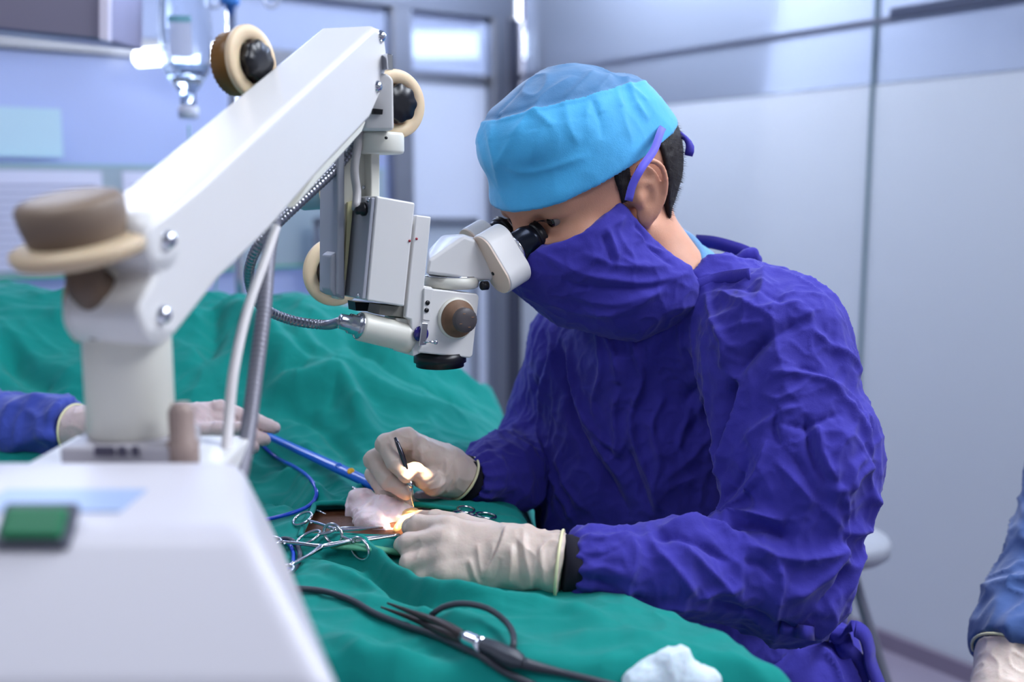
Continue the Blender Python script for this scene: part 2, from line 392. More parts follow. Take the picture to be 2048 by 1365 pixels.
# the narrow glazed door between the steel posts
dr = empty('door_1', C0 + DL * 0.25); dr['kind'] = 'structure'
obj('door_leaf', slab(MB(), DL, NL, 0.13, 0.475, 0.04, 1.62, 0.012), FILM_D, dr)
obj('door_light', slab(MB(), DL, NL, 0.13, 0.475, 1.66, 1.86, 0.012), CLEAR_L, dr)
obj('door_rail', slab(MB(), DL, NL, 0.13, 0.475, 1.62, 1.655, 0.03), STEEL, dr)
struct('trim_3', slab(MB(), DL, NL, 0.475, 0.56, 0.0, 1.87, 0.10), STEEL, bevel=0.01)
struct('trim_4', slab(MB(), DL, NL, -0.0, 0.135, 0.0, 1.87, 0.10, 0.0), STEEL, bevel=0.01)
struct('trim_5', slab(MB(), DR, NR, 0.0, 0.055, 0.0, 1.87, 0.08, 0.03), mat('dark_steel', (96, 98, 112), 0.4, 1.0), bevel=0.01)  # darker grey steel strip beside the corner post
# right glass wall
SEAM = 1.62
wall_glass('window_4', DR, NR, 0.055, SEAM - 0.004, 0.045, 1.50, FILM_R)
wall_glass('window_5', DR, NR, SEAM + 0.004, 4.2, 0.045, 1.50, FILM_R)
wall_glass('window_6', DR, NR, 0.075, SEAM - 0.004, 1.503, 2.71, CLEAR_L)
wall_glass('window_7', DR, NR, SEAM + 0.004, 4.2, 1.503, 2.71, CLEAR_L)
struct('trim_6', slab(MB(), DR, NR, SEAM - 0.006, SEAM + 0.006, 0.045, 2.71, 0.016), mat('glass_edge', (120, 140, 150), 0.2))
struct('trim_7', slab(MB(), DR, NR, 0.06, 4.2, 1.655, 1.668, 0.02, 0.0), mat('dark_rail', (128, 132, 150), 0.4))
struct('baseboard_right', slab(MB(), DR, NR, 0.0, 4.2, 0.0, 0.045, 0.05), mat('mauve_skirting', (150, 140, 158), 0.35, 0.6))
# door closer rail at the upper right
t = empty('door_closer', C0 + DR * 2.05 + Zv * 1.66 + NR * 0.06, 'long grey metal door closer rail high on the right glass wall', 'door closer')
obj('rail', slab(MB(), DR, NR, 1.70, 2.45, 1.650, 1.678, 0.03, 0.05), mat('closer_grey', (92, 98, 118), 0.35, 0.7), t, bevel=0.004)
obj('arm', slab(MB(), DR, NR, 1.88, 2.02, 1.679, 1.70, 0.04, 0.05), mat('closer_grey', (92, 98, 118), 0.35, 0.7), t, bevel=0.004)
# furniture frame seen through the door film
t = empty('cabinet', (-0.5, 3.75, 0), 'grey framed white cabinet standing behind the microscope', 'cabinet')
def quad_frame(mb, a, b, y, th):
    x0, z0 = a; x1, z1 = b
    for c, s in (((x0 + x1) / 2, z0), ((x0 + x1) / 2, z1)): box(mb, (c, y, s), (abs(x1 - x0) + th, th, th))
    for c in (x0, x1): box(mb, (c, y, (z0 + z1) / 2), (th, th, abs(z1 - z0)))
    return mb
pa = P(634, 442, 3.5); pb = P(950, 442, 3.5)
obj('frame', quad_frame(MB(), (pa.x, 0.02), (pb.x, pa.z), 3.5, 0.022), mat('cabinet_frame_grey', (120, 126, 142), 0.4), t)
obj('panel', box(MB(), ((pa.x + pb.x) / 2, 3.52, pa.z / 2 + 0.01), (pb.x - pa.x - 0.03, 0.02, pa.z - 0.04)), mat('cabinet_white', (196, 208, 226), 0.4), t)
t.location = ((pa.x + pb.x) / 2, 3.5, 0)
for ch in t.children: ch.location = ORG[t.name] - t.location
# whiteboard-like glass notice board at the left
t0 = C0 + DL * 1.33 + NL * 0.05
t = empty('notice_board', (t0.x, t0.y, 1.0), 'pale green edged glass notice board with ruled sheets on the left wall', 'notice board')
obj('glass_board', slab(MB(), DL, NL, 0.6, 2.6, 0.98, 1.30, 0.008, 0.05), mix_mat('green_glass', (218, 232, 238), 0.3, 0.1, 0.3, (215, 240, 235)), t)
obj('top_edge', slab(MB(), DL, NL, 0.6, 2.6, 1.30, 1.305, 0.012, 0.05), mat('glass_green_edge', (168, 214, 212), 0.2), t)
obj('bottom_edge', slab(MB(), DL, NL, 0.6, 2.6, 0.972, 0.98, 0.014, 0.05), mat('board_green_strip', (60, 180, 140), 0.4), t)
sh_m = mat('printed_sheet', (226, 226, 244), 0.6)
for k, (a, b) in enumerate(((1.56, 2.05), (1.14, 1.5))):
    s = obj('sheet', slab(MB(), DL, NL, a, b, 1.0, 1.285, 0.002, 0.058), sh_m, t)
    mb = MB()
    for i in range(11): slab(mb, DL, NL, a + 0.02, b - 0.02, 1.02 + i * 0.022, 1.024 + i * 0.022, 0.001, 0.0602)
    obj('ruled_lines', mb, mat('ink_grey', (150, 152, 180), 0.6), s)
t = obj('light_panel', slab(MB(), DL, NL, 1.66, 2.6, 1.325, 1.465, 0.01, 0.03), mat('pale_cyan_sheet', (196, 226, 238), 0.5), None)
meta(t, 'blank pale cyan rectangular sheet on the left glass wall above the notice board', 'sheet')
# ceiling-hung equipment box, top left
c = P(75, 10, 2.0)
t = empty('equipment_box', c - Zv * 0.08, 'mauve grey metal box hanging from the ceiling at the top left', 'equipment')
mb = MB(); prism(mb, [P(-160, -60, 1.95), P(213, -60, 2.0), P(213, 82, 2.0), P(-160, 42, 1.95)], (0.02, 0.14, 0)); obj('housing', mb, mat('mauve_metal', (142, 136, 156), 0.35, 0.5), t, bevel=0.006)
mb = MB(); prism(mb, [P(196, -60, 1.985), P(217, -60, 1.99), P(217, 84, 1.99), P(196, 80, 1.985)], (0.0, 0.02, 0)); obj('edge_trim', mb, mat('pink_white_trim', (226, 216, 232), 0.3), t, bevel=0.004)
mb = MB(); q = P(60, -60, 2.05); tube(mb, [q, Vector((q.x, q.y, 2.705))], 0.025, smoothp=False); obj('drop_rod', mb, STEEL, t)
# ------------------------------------------------------------------ the drape
def sstep(a, b, x):
    t = np.clip((x - a) / (b - a), 0, 1); return t * t * (3 - 2 * t)
Y_NEAR = 0.78; Y_RIDGE = 1.72; Y_BACK = 1.98
def edge_x(y): return np.interp(y, [0.7, 0.84, 0.88, 0.956, 0.993, 1.08, 1.2, 1.6, 2.2], [0.262, 0.246, 0.22, 0.171, 0.125, 0.06, 0.03, 0.0, 0.0])
RX = [-1.2, -0.80, -0.66, -0.5, -0.345, -0.25, -0.18, -0.10, -0.01, 0.2]
RP = [(0, 574), (140, 582), (300, 597), (620, 600), (700, 628), (800, 690), (900, 755), (1010, 832)]
_r3 = [P(a, b, Y_RIDGE) for a, b in RP]
def ridge_z(x): return np.interp(x, [-1.6] + [p.x for p in _r3] + [0.15], [_r3[0].z] + [p.z for p in _r3] + [0.80])
def H0(x, y):
    x = np.asarray(x, dtype=float); y = np.asarray(y, dtype=float)
    site = 0.028 * np.exp(-(((x + 0.13) / 0.2) ** 2 + ((y - 1.2) / 0.14) ** 2))
    t = np.clip((y - 1.28) / (Y_RIDGE - 1.28), 0, 1); up = (0.35 * t + 0.65 * t * t * (3 - 2 * t))
    rz = ridge_z(x); z = 0.83 + site + (rz - 0.84) * up
    back = sstep(Y_RIDGE, Y_BACK + 0.1, y); z = z - back * (rz - 0.75)
    e = edge_x(y) - x; z = z - 0.30 * sstep(0.025, -0.10, e) - 0.012 * np.exp(-(e / 0.03) ** 2)
    z = z - 0.25 * sstep(Y_NEAR + 0.06, Y_NEAR - 0.05, y)
    return z
def march(fn, px, py, lift=0.0):
    r = ray(px, py); t = 0.72
    while t < 2.6:
        p = CAM + r * t
        if p.z - lift < float(fn(p.x, p.y)):
            a, b = t - 0.01, t
            for _ in range(12):
                m = (a + b) / 2; q = CAM + r * m
                if q.z - lift < float(fn(q.x, q.y)): b = m
                else: a = m
            return CAM + r * b
        t += 0.01
    return CAM + r * 1.7
# folds: pixel polylines laid on the base surface, (height, width)
FOLDS = [
 ([(520, 790), (600, 800), (680, 806), (715, 850), (745, 905)], 0.026, 0.020),
 ([(500, 680), (540, 740), (600, 780)], 0.020, 0.022), ([(545, 605), (640, 655), (720, 700), (840, 745), (1000, 835)], 0.016, 0.018),
 ([(440, 600), (500, 650), (560, 720), (640, 770), (760, 800)], 0.018, 0.02), ([(640, 640), (760, 740), (880, 800), (985, 855)], -0.014, 0.016),
 ([(560, 640), (640, 730), (760, 810), (900, 850), (980, 880)], 0.013, 0.015), ([(420, 600), (430, 680), (400, 760)], -0.012, 0.015),
 ([(0, 700), (60, 760), (130, 795)], -0.016, 0.014), ([(0, 640), (140, 650), (260, 690)], 0.006, 0.012), ([(150, 590), (220, 680), (300, 780)], 0.008, 0.014),
 ([(600, 1095), (700, 1112), (785, 1165), (875, 1212), (1000, 1228), (1120, 1220)], 0.014, 0.012), ([(620, 1120), (720, 1140), (820, 1215), (940, 1250)], -0.009, 0.010),
 ([(640, 1215), (760, 1220), (900, 1250), (1010, 1280)], 0.008, 0.014), ([(560, 880), (640, 940), (700, 1000)], 0.008, 0.012), ([(530, 960), (600, 985), (660, 1030)], 0.014, 0.012),
 ([(500, 1000), (560, 1010), (640, 1040)], -0.006, 0.008), ([(1010, 1230), (1120, 1235), (1240, 1275)], 0.007, 0.014), ([(1100, 1290), (1250, 1290), (1380, 1330)], 0.005, 0.014),
 ([(700, 1260), (820, 1290), (960, 1340)], -0.005, 0.014), ([(620, 1150), (700, 1175), (800, 1215)], 0.007, 0.008), ([(640, 1290), (760, 1330), (860, 1360)], 0.008, 0.016),
 ([(560, 830), (620, 850), (680, 900), (725, 950)], -0.010, 0.012), ([(640, 1030), (700, 1010), (740, 985)], 0.008, 0.007),
]
FW = [([march(H0, a, b) for a, b in [(q.x, q.y) for q in smooth_path([Vector((u, v, 0)) for u, v in pts], 30)]], h, w_) for pts, h, w_ in FOLDS]
def folds(x, y):
    x = np.atleast_1d(np.asarray(x, dtype=float)).ravel(); y = np.atleast_1d(np.asarray(y, dtype=float)).ravel()
    V = np.stack([x, y, np.zeros_like(x)], 1).astype(np.float32); z = np.zeros(len(x))
    for pts, h, w_ in FW:
        q = [Vector((p.x, p.y, 0)) for p in pts]; lo = np.min([A(p) for p in q], 0) - 3.5 * w_; hi = np.max([A(p) for p in q], 0) + 3.5 * w_
        m = (V[:, 0] > lo[0]) & (V[:, 0] < hi[0]) & (V[:, 1] > lo[1]) & (V[:, 1] < hi[1])
        if m.any():
            d, t = segdist(V[m], q); z[m] += h * 1.5 * np.exp(-(d / w_) ** 2) * np.clip(np.minimum(t, 1 - t) * 4, 0, 1)
    p = np.stack([x, y, 0 * x], 1)
    wv = p + 0.05 * np.stack([vnoise(p * 6, 1), vnoise(p * 6, 2), 0 * x], 1)
    z += 0.0065 * ridge(wv * np.array([5, 9, 1]) + 3, 5, 1.5) + 0.006 * vnoise(p * 7, 9) + 0.0034 * ridge(wv * np.array([16, 26, 1]), 7, 2) + 0.0008 * vnoise(p * 60, 3)
    z += sstep(1.3, 1.6, y) * 0.016 * ridge((wv @ np.array([[0.8, 0.6, 0], [-0.6, 0.8, 0], [0, 0, 1]])) * np.array([9, 3.5, 1]), 12, 1.3)
    return z
SITE = march(H0, 790, 1045)
def hole_mask(x, y):   # the opening in the drape over the surgical field
    u = (np.asarray(x) - (SITE.x - 0.015)) / 0.085; v = (np.asarray(y) - (SITE.y - 0.004)) / 0.045
    return np.maximum(np.abs(u + 0.0), np.abs(v + 0.25 * u))
def H(x, y):
    h = hole_mask(x, y); f = folds(x, y); k = sstep(0.9, 1.25, h); s = H0(x, y) + f * (0.15 + 0.85 * k) + 0.004 * np.exp(-((h - 1.0) / 0.12) ** 2)
    return s if np.ndim(x) else float(s[0] if np.ndim(s) else s)
def onD(px, py, lift=0.0):
    p = march(H, px, py, lift); return p
ys = np.concatenate([np.linspace(Y_NEAR - 0.06, 1.5, 250), np.linspace(1.503, 2.08, 150)])
nx, ny = 460, len(ys); u = np.linspace(0, 1, nx)
XX = np.zeros((nx, ny)); YY = np.zeros((nx, ny))
for j, y in enumerate(ys): XX[:, j] = -1.02 + (edge_x(y) + 0.085 + 1.02) * (u ** 0.8); YY[:, j] = y
ZZ = H(XX.ravel(), YY.ravel()).reshape(nx, ny)
V = np.stack([XX.ravel(), YY.ravel(), ZZ.ravel()], 1); I = np.arange(nx * ny).reshape(nx, ny)
Q = np.stack([I[:-1, :-1], I[1:, :-1], I[1:, 1:], I[:-1, 1:]], -1).reshape(-1, 4)
keep = hole_mask(V[Q, 0].mean(1), V[Q, 1].mean(1)) > 1.0
# skirts hanging down round the rim
def skirt(V, Q, idx):
    n = len(V); down = []; L = len(idx)
    for k in range(1, 13):
        ww = V[idx].copy(); ww[:, 2] -= k * 0.035
        ww[:, 0] += 0.012 * np.sin(np.arange(L) * 0.18 + k * 0.1) * min(1, k / 4); ww[:, 1] += 0.012 * np.cos(np.arange(L) * 0.15) * min(1, k / 4); down.append(ww)
    V2 = np.concatenate([V] + down); rows = [idx] + [n + np.arange(L) + (k - 1) * L for k in range(1, 13)]
    qs = [np.stack([rows[k][:-1], rows[k][1:], rows[k + 1][1:], rows[k + 1][:-1]], 1) for k in range(12)]
    return V2, np.concatenate([Q] + qs)
Q = Q[keep]
V, Q = skirt(V, Q, I[-1, :]); V, Q = skirt(V, Q, I[::-1, 0][::1]); V, Q = skirt(V, Q, I[:, -1])
DRAPE = mat('green_surgical_cotton', (6, 128, 120), 0.85, sheen=0.08, spec=0.2, var=(0.07, 5), bump=[('noise', 900, 0.0002), ('crease', 14, 0.004, (1, 1.6, 1))])
drape = npobj('surgical_drape', V, Q, DRAPE, org=Vector((-0.4, 1.3, 0.4)))
for p_, v_ in ((drape, 0),): meta(p_, 'large green cotton surgical drape covering the operating table and patient', 'drape')
m = drape.modifiers.new('s', 'SOLIDIFY'); m.thickness = 0.0016; m.offset = -1
# rolled hem round the opening
def hp(u, v): x = SITE.x - 0.015 + u * 0.085; y = SITE.y - 0.004 + (v - 0.25 * u) * 0.045; return Vector((x, y, float(H(x, y)) + 0.0005))
k_ = 0.995; outl = [(-k_ + 2 * k_ * i / 20, k_) for i in range(20)] + [(k_, k_ - 2 * k_ * i / 12) for i in range(12)] + [(k_ - 2 * k_ * i / 20, -k_) for i in range(20)] + [(-k_, -k_ + 2 * k_ * i / 12) for i in range(12)]
mb = MB(); tube(mb, [hp(a, b) for a, b in outl], 0.0034, 10, closed=True, smoothp=False); obj('hem', mb, DRAPE, drape)
# the operated skin under the opening and the pale rim
gx = np.linspace(-1.25, 1.25, 40); U2, V2_ = np.meshgrid(gx, gx, indexing='ij')
sx = SITE.x - 0.015 + U2.ravel() * 0.085; sy = SITE.y - 0.004 + (V2_.ravel() - 0.25 * U2.ravel()) * 0.045
zz = H0(sx, sy) - 0.004
I2 = np.arange(1600).reshape(40, 40); Q2 = np.stack([I2[:-1, :-1], I2[1:, :-1], I2[1:, 1:], I2[:-1, 1:]], -1).reshape(-1, 4)
pat_m = mat('prepped_skin', (84, 50, 32), 0.45, sub=0.1, var=(0.25, 60), bump=[('noise', 200, 0.0006)])
pat = npobj('patient_skin', np.stack([sx, sy, zz], 1), Q2, pat_m); meta(pat, 'brown iodine stained skin of the patient showing through the drape opening', 'patient')
m = pat.modifiers.new('s', 'SOLIDIFY'); m.thickness = 0.012; m.offset = -1
# table under the drape
t = empty('operating_table', (-0.55, 1.25, 0), 'operating table hidden under the green drape', 'table')
obj('table_top', box(MB(), (-0.45, 1.22, 0.70), (0.9, 0.62, 0.09)), BLACK, t, bevel=0.01)
mb = MB(); lathe(mb, (-0.45, 1.3, 0.08), (0, 0, 1), [(0.1, 0), (0.1, 0.58)]); obj('pedestal', mb, STEEL, t)
obj('base', box(MB(), (-0.45, 1.3, 0.04), (0.9, 0.45, 0.08)), STEEL, t, bevel=0.01)
# ------------------------------------------------------------------ the operating microscope
scope = empty('surgical_microscope', (-0.22, 0.62, 0), 'ivory surgical microscope with long arm and twin eyepieces over the patient', 'microscope')
Rv = Vector((0.85, 0.53, 0)).normalized(); Ev = Vector((-Rv.y, Rv.x, 0))
O0 = P(880, 715, 1.15)
def S(px, py, k=0.0):
    r = ray(px, py); t = ((O0 + Ev * k) - CAM).dot(Ev) / r.dot(Ev); return CAM + r * t
# --- arm
def d_arm(px): return 1 / (1 / 0.72 + (1 / 1.08 - 1 / 0.72) * (px - 330) / (757 - 330))
def PA(px, py, off=0.0): return P(px, py, d_arm(px)) + WA * off
WA = Vector((-0.96, 0.27, 0)).normalized()
arm_poly = [(292, 470), (300, 448), (330, 428), (400, 372), (750, 52), (762, 58), (771, 75), (775, 110), (772, 150), (762, 190), (742, 236), (640, 345), (540, 462), (440, 560), (352, 672), (318, 686), (288, 668), (276, 632), (282, 600), (300, 575), (312, 550), (300, 520)]
arm = obj('arm', prism(MB(), [PA(a, b) for a, b in arm_poly], WA * 0.060), ENAMEL, scope, bevel=0.0055, seg=4, angle=40)
obj('arm_liner', prism(MB(), [PA(a, b, 0.006) for a, b in [(640, 352), (742, 243), (735, 262), (600, 415)]], WA * 0.048), IVORY, scope)
def screw(px, py, off, parent, r=0.0052, nrm=None, fn=PA):
    n = nrm or -WA; c = fn(px, py, off); mb = MB()
    lathe(mb, c - n * 0.001, n, [(r, 0), (r, 0.0015), (r * 0.9, r * 0.45), (r * 0.62, r * 0.8), (r * 0.25, r * 0.98), (0.0001, r)], 20); return obj('bolt', mb, CHROME, parent)
for a, b, r in ((335, 480, 0.0072), (325, 630, 0.0072), (762, 73, 0.0062), (755, 173, 0.0062)): screw(a, b, 0, arm, r)
# --- far joint block and collar
joint = obj('joint_block', prism(MB(), [P(a, b, 1.075 + 0.01) for a, b in [(700, 150), (778, 146), (789, 158), (790, 262), (728, 262), (728, 230), (700, 215)]], Ev * 0.055), ENAMEL, scope, bevel=0.004)
obj('latch', prism(MB(), [P(a, b, 1.08) for a, b in [(773, 106), (786, 108), (787, 140), (775, 139)]], Ev * 0.02), CHROME, joint, bevel=0.001)
obj('stop_pin', prism(MB(), [P(a, b, 1.081) for a, b in [(748, 217), (766, 219), (765, 229), (747, 228)]], Ev * 0.01), BLACK, joint)
cc = P(755, 268, 1.115); k = 1.115 / F_PX
mb = MB(); lathe(mb, cc + Vector((0.003, 0, -0.019)), (0, 0, 1), [(0.020, -0.002), (0.0235, -0.001), (0.0245, 0.002), (0.0245, 0.017), (0.023, 0.020), (0.019, 0.0205)], 48)
col = obj('collar', mb, IVORY, scope)
mb = MB(); lathe(mb, P(772, 276, 1.09), (0.3, -0.95, 0), [(0.0016, 0), (0.0016, 0.0015)], 12); obj('set_screw', mb, BLACK, col)
# --- vertical hanger
mb = MB(); prism(mb, [S(a, b, 0.012) for a, b in [(676, 268), (742, 268), (742, 395), (708, 400), (690, 600), (676, 600), (680, 400)]], Ev * 0.02)
hang = obj('hanger', mb, IVORY, scope, bevel=0.002)
obj('hanger_side', prism(MB(), [S(a, b, 0.0) for a, b in [(676, 290), (690, 292), (690, 598), (674, 590)]], Ev * 0.05), GREYP, scope, bevel=0.002)
obj('hanger_rib', prism(MB(), [S(a, b, -0.004) for a, b in [(742, 300), (760, 300), (760, 396), (742, 396)]], Ev * 0.035), IVORY, scope, bevel=0.0015)
obj('cover_strip', prism(MB(), [S(a, b, 0.008) for a, b in [(696, 405), (707, 402), (692, 560), (688, 560)]], Ev * 0.01), mat('yellowed_plastic', (222, 214, 166), 0.5), scope)
screw(728, 375, 0.0105, hang, 0.0022, -Ev, S)
# --- lamp box
fr = [(753, 392), (831, 406), (809, 614), (734, 602)]
mb = MB(); prism(mb, [S(a, b, -0.030) for a, b in fr], Ev * 0.062); lb = obj('lamp_housing', mb, ENAMEL, scope, bevel=0.0022, seg=3)
q0 = S(753, 392, -0.030); q1 = S(734, 602, -0.030)
obj('end_plate', prism(MB(), [q0 - Rv * 0.0015 - Zv * 0.002, q0 - Rv * 0.0015 + Ev * 0.060 - Zv * 0.002, q1 - Rv * 0.0015 + Ev * 0.060 + Zv * 0.002, q1 - Rv * 0.0015 + Zv * 0.002], -Rv * 0.004), GREYP, lb, bevel=0.001)
for p in (q0 + Ev * 0.008 - Zv * 0.004, q0 + Ev * 0.05 - Zv * 0.006, q1 + Ev * 0.008 + Zv * 0.005, q1 + Ev * 0.05 + Zv * 0.005):
    mb = MB(); lathe(mb, p - Rv * 0.005, -Rv, [(0.0028, 0), (0.0028, 0.001), (0.0018, 0.0026), (0.0003, 0.003)], 14); obj('screw', mb, CHROME, lb)
mb = MB(); g = S(737, 418, -0.018) - Rv * 0.004; lathe(mb, g, -Rv - Zv * 0.1, [(0.007, 0), (0.007, 0.004), (0.005, 0.006), (0.005, 0.010), (0.003, 0.011)], 20); obj('cable_gland', mb, BLACK, lb)
def dot(px, py, k, parent, m, r=0.0013, name='indicator'):
    mb = MB(); lathe(mb, S(px, py, k), -Ev, [(r, -0.0005), (r, 0.0007)], 12); return obj(name, mb, m, parent)
RED = mat('red_dot', (160, 30, 50), 0.4)
dot(819, 482, -0.0302, lb, RED)
# --- slim carrier plate next to the lamp box
car = obj('carrier_plate', prism(MB(), [S(a, b, -0.026) for a, b in [(832, 430), (863, 434), (849, 572), (866, 575), (858, 700), (826, 714), (822, 640), (811, 636), (817, 575)]], Ev * 0.050), ENAMEL, scope, bevel=0.0018, seg=3)
dot(833, 478, -0.0262, car, RED)
obj('under_bracket', prism(MB(), [S(a, b, -0.020) for a, b in [(762, 610), (812, 614), (812, 636), (758, 630)]], Ev * 0.03), mat('bracket_grey', (120, 118, 110), 0.5), scope, bevel=0.001)  # bracket in a plain darker grey
# --- main body block
body = obj('microscope_body', prism(MB(), [S(a, b, -0.028) for a, b in [(848, 576), (955, 588), (959, 594), (946, 712), (940, 717), (836, 706), (845, 640)]], Ev * 0.056), ENAMEL, scope, bevel=0.003, seg=3)
obj('body_side_panel', prism(MB(), [S(a, b, -0.0290) for a, b in [(849, 577), (866, 579), (860, 642), (846, 640)]], Ev * 0.003), ENAMEL, body, bevel=0.0006)
for a, b in ((855, 606), (853, 621)): dot(a, b, -0.0292, body, BLACK, 0.0026, 'socket_screw')
# big focus knob
kc = S(912, 637, -0.028); TAN = mat('tan_knob_plastic', (122, 92, 70), 0.55, var=(0.25, 60)); GK = mat('grey_knob_plastic', (78, 72, 74), 0.45, var=(0.1, 40))
mb = MB(); lathe(mb, kc, -Ev, [(0.0225, -0.001), (0.0225, 0.003), (0.0215, 0.004)], 48); obj('knob_plate', mb, IVORY, body)
mb = MB(); lathe(mb, kc, -Ev, [(0.0205, 0.003), (0.0205, 0.0055), (0.020, 0.0065), (0.0145, 0.0075), (0.0135, 0.016)], 48); kn = obj('zoom_knob', mb, TAN, body)
mb = MB(); lathe(mb, kc - Ev * 0.0, -Ev, [(0.0125, 0.012), (0.0132, 0.014), (0.0132, 0.0225), (0.0125, 0.0235), (0.004, 0.0238)], 48, wob=lambda t: 0.012 * math.cos(24 * t)); obj('knob_cap', mb, GK, kn)
mb = MB()
for i in range(4):
    an = i * math.pi / 2 + 0.4; c = kc - Ev * 0.0239 + Rv * math.cos(an) * 0.008 + Zv * math.sin(an) * 0.008; box(mb, c, (0.003, 0.0003, 0.0007), (Rv, Ev, Zv))
obj('scale_marks', mb, mat('tan_marking', (150, 110, 80), 0.6), kn)
# objective
ob = S(880, 722, -0.002)
mb = MB(); lathe(mb, ob, (0, 0, -1), [(0.028, -0.010), (0.029, -0.004), (0.029, 0.001), (0.0265, 0.002), (0.0265, 0.006), (0.024, 0.0065), (0.022, 0.003)], 48); obj('objective_ring', mb, BLACK, scope)
# filter lever
lv = obj('filter_slider', prism(MB(), [S(a, b, -0.0345) for a, b in [(844, 646), (856, 647), (853, 690), (838, 692)]], Ev * 0.004), CHROME, body, bevel=0.0008)
mb = MB(); tube(mb, [S(848, 684, -0.034), S(869, 685, -0.040)], 0.0014, 10); lathe(mb, S(868, 685, -0.040), Rv, [(0.0018, 0), (0.0026, 0.001), (0.0026, 0.003), (0.001, 0.004)], 12); obj('lever', mb, CHROME, lv)
mb = MB(); lathe(mb, S(841, 668, -0.029), -Ev, [(0.0085, 0), (0.0085, 0.0022)], 24); obj('filter_disc', mb, mat('violet_glass', (40, 30, 120), 0.1, spec=0.8), body)
# --- light guide housing
h0 = S(718, 652, -0.012); h1 = S(800, 672, -0.012); ax = (h1 - h0).normalized(); L = (h1 - h0).length
mb = MB(); lathe(mb, h0, ax, [(0.013, 0), (0.0152, 0.001), (0.0155, 0.003), (0.0155, L), (0.0165, L + 0.002), (0.0165, L + 0.012)], 40); lg = obj('light_guide_housing', mb, IVORY, scope)
mb = MB(); lathe(mb, h0, -ax, [(0.0135, -0.004), (0.0142, 0.001), (0.0122, 0.003), (0.0105, 0.0035), (0.0105, 0.011), (0.0085, 0.012), (0.0078, 0.022)], 36); obj('guide_collar', mb, INSTR, lg)
obj('guide_block', prism(MB(), [S(a, b, -0.018) for a, b in [(792, 636), (830, 640), (826, 708), (800, 700), (775, 690), (776, 684), (800, 684)]], Ev * 0.03), IVORY, scope, bevel=0.0015)
# --- binocular head
mb = MB(); tb = S(903, 576, 0.0)
lathe(mb, tb, (0.02, 0, 1), [(0.0265, 0), (0.030, 0.002), (0.0305, 0.006), (0.0305, 0.0125)], 48); obj('head_ring', mb, IVORY, scope)
mb = MB(); lathe(mb, tb + Zv * 0.0125, (0.02, 0, 1), [(0.0295, 0), (0.0295, 0.0016)], 48); obj('steel_ring', mb, CHROME, scope)
lo = [(-0.030, 0.010), (0.032, -0.004)]
mb = MB()
pts = [S(a, b, -0.026) for a, b in [(853, 548), (856, 530), (884, 521), (928, 472), (950, 480), (990, 548), (984, 562), (965, 562)]] + \
      [S(a, b, 0.026) for a, b in [(856, 500), (884, 470), (926, 468), (952, 476), (990, 540), (965, 556), (853, 548)]] + [S(853, 540, -0.012), S(858, 520, -0.026)]
hull(mb, pts); obj('binocular_tube_body', mb, ENAMEL, scope, bevel=0.004, seg=3, angle=20)
Fv = Vector((-.72, -.562, -.407)).normalized(); Lv = Vector((.616, -.788, 0)).normalized(); Lv = (Lv - Fv * Lv.dot(Fv)).normalized(); Uv = Fv.cross(Lv); Uv = Uv if Uv.z > 0 else -Uv
OA = -Fv
def ocular(face_c, long_dir, name, tipc, rh=0.0188, ln=0.032, le=0.034, bs=0.0):
    """prism housing with stadium section along the sight axis, then the black ocular"""
    ld = (Vector(long_dir) - OA * Vector(long_dir).dot(OA)).normalized(); sd = OA.cross(ld); mb = MB(); pts = []
    for i in range(33):
        a = math.pi * i / 32; pts.append(face_c + ld * (le / 2) + sd * (math.cos(a) * rh) + ld * (math.sin(a) * rh))
    for i in range(33):
        a = math.pi + math.pi * i / 32; pts.append(face_c - ld * (le / 2) + sd * (math.cos(a) * rh) + ld * (math.sin(a) * rh))
    prism(mb, pts, OA * ln); hs = obj('prism_housing', mb, ENAMEL, scope, bevel=0.0022, seg=3)
    mb = MB(); prism(mb, [face_c + (p - face_c) * 0.97 - OA * 0.0012 for p in pts], OA * 0.002); pl = obj('bottom_plate', mb, mat('peach_ivory_plate', (226, 204, 186), 0.45), hs)
    for s in (-0.9, 0.55):
        mb = MB(); lathe(mb, face_c - ld * (le / 2) * s * -1 + sd * 0.004 - OA * 0.0012, -OA, [(0.0022, 0), (0.0022, 0.0006)], 12); obj('screw', mb, BLACK, pl)
    base = face_c + OA * ln - ld * (le / 2) * bs
    mb = MB(); T = (tipc - base).dot(OA); lathe(mb, base, OA, [(0.0200, 0), (0.0200, 0.002), (0.0186, 0.003)], 40); obj('ocular_mount_ring', mb, CHROME, hs)
    mb = MB(); lathe(mb, base, OA, [(0.0180, 0.002), (0.0180, T * 0.55), (0.0185, T * 0.56), (0.0185, T * 0.80), (0.0176, T * 0.82)], 44); oc = obj('ocular', mb, mat('blue_black_anodised', (34, 40, 54), 0.24, 0.6), hs)
    mb = MB(); lathe(mb, base, OA, [(0.0176, T * 0.76), (0.0195, T * 0.80), (0.0203, T * 0.86), (0.0195, T * 0.92), (0.0212, T * 0.96), (0.0206, T), (0.0188, T + 0.001), (0.015, T - 0.004)], 44); obj('eyecup', mb, BLACK, oc)
    mb = MB(); lathe(mb, base, OA, [(0.0128, T - 0.005), (0.0125, T - 0.003)], 30); obj('lens', mb, mat('ocular_glass', (20, 30, 40), 0.05, spec=0.9), oc)
fc = P(982, 530, 1.150)
ocular(fc, Lv * 0.34 - Uv * 0.94, 'near', P(1075, 471, 1.188), bs=0.05)
fc2 = P(944, 512, 1.215)
ocular(fc2, Lv * -0.34 - Uv * 0.94, 'far', P(1001, 458, 1.245), ln=0.026, bs=0.3)
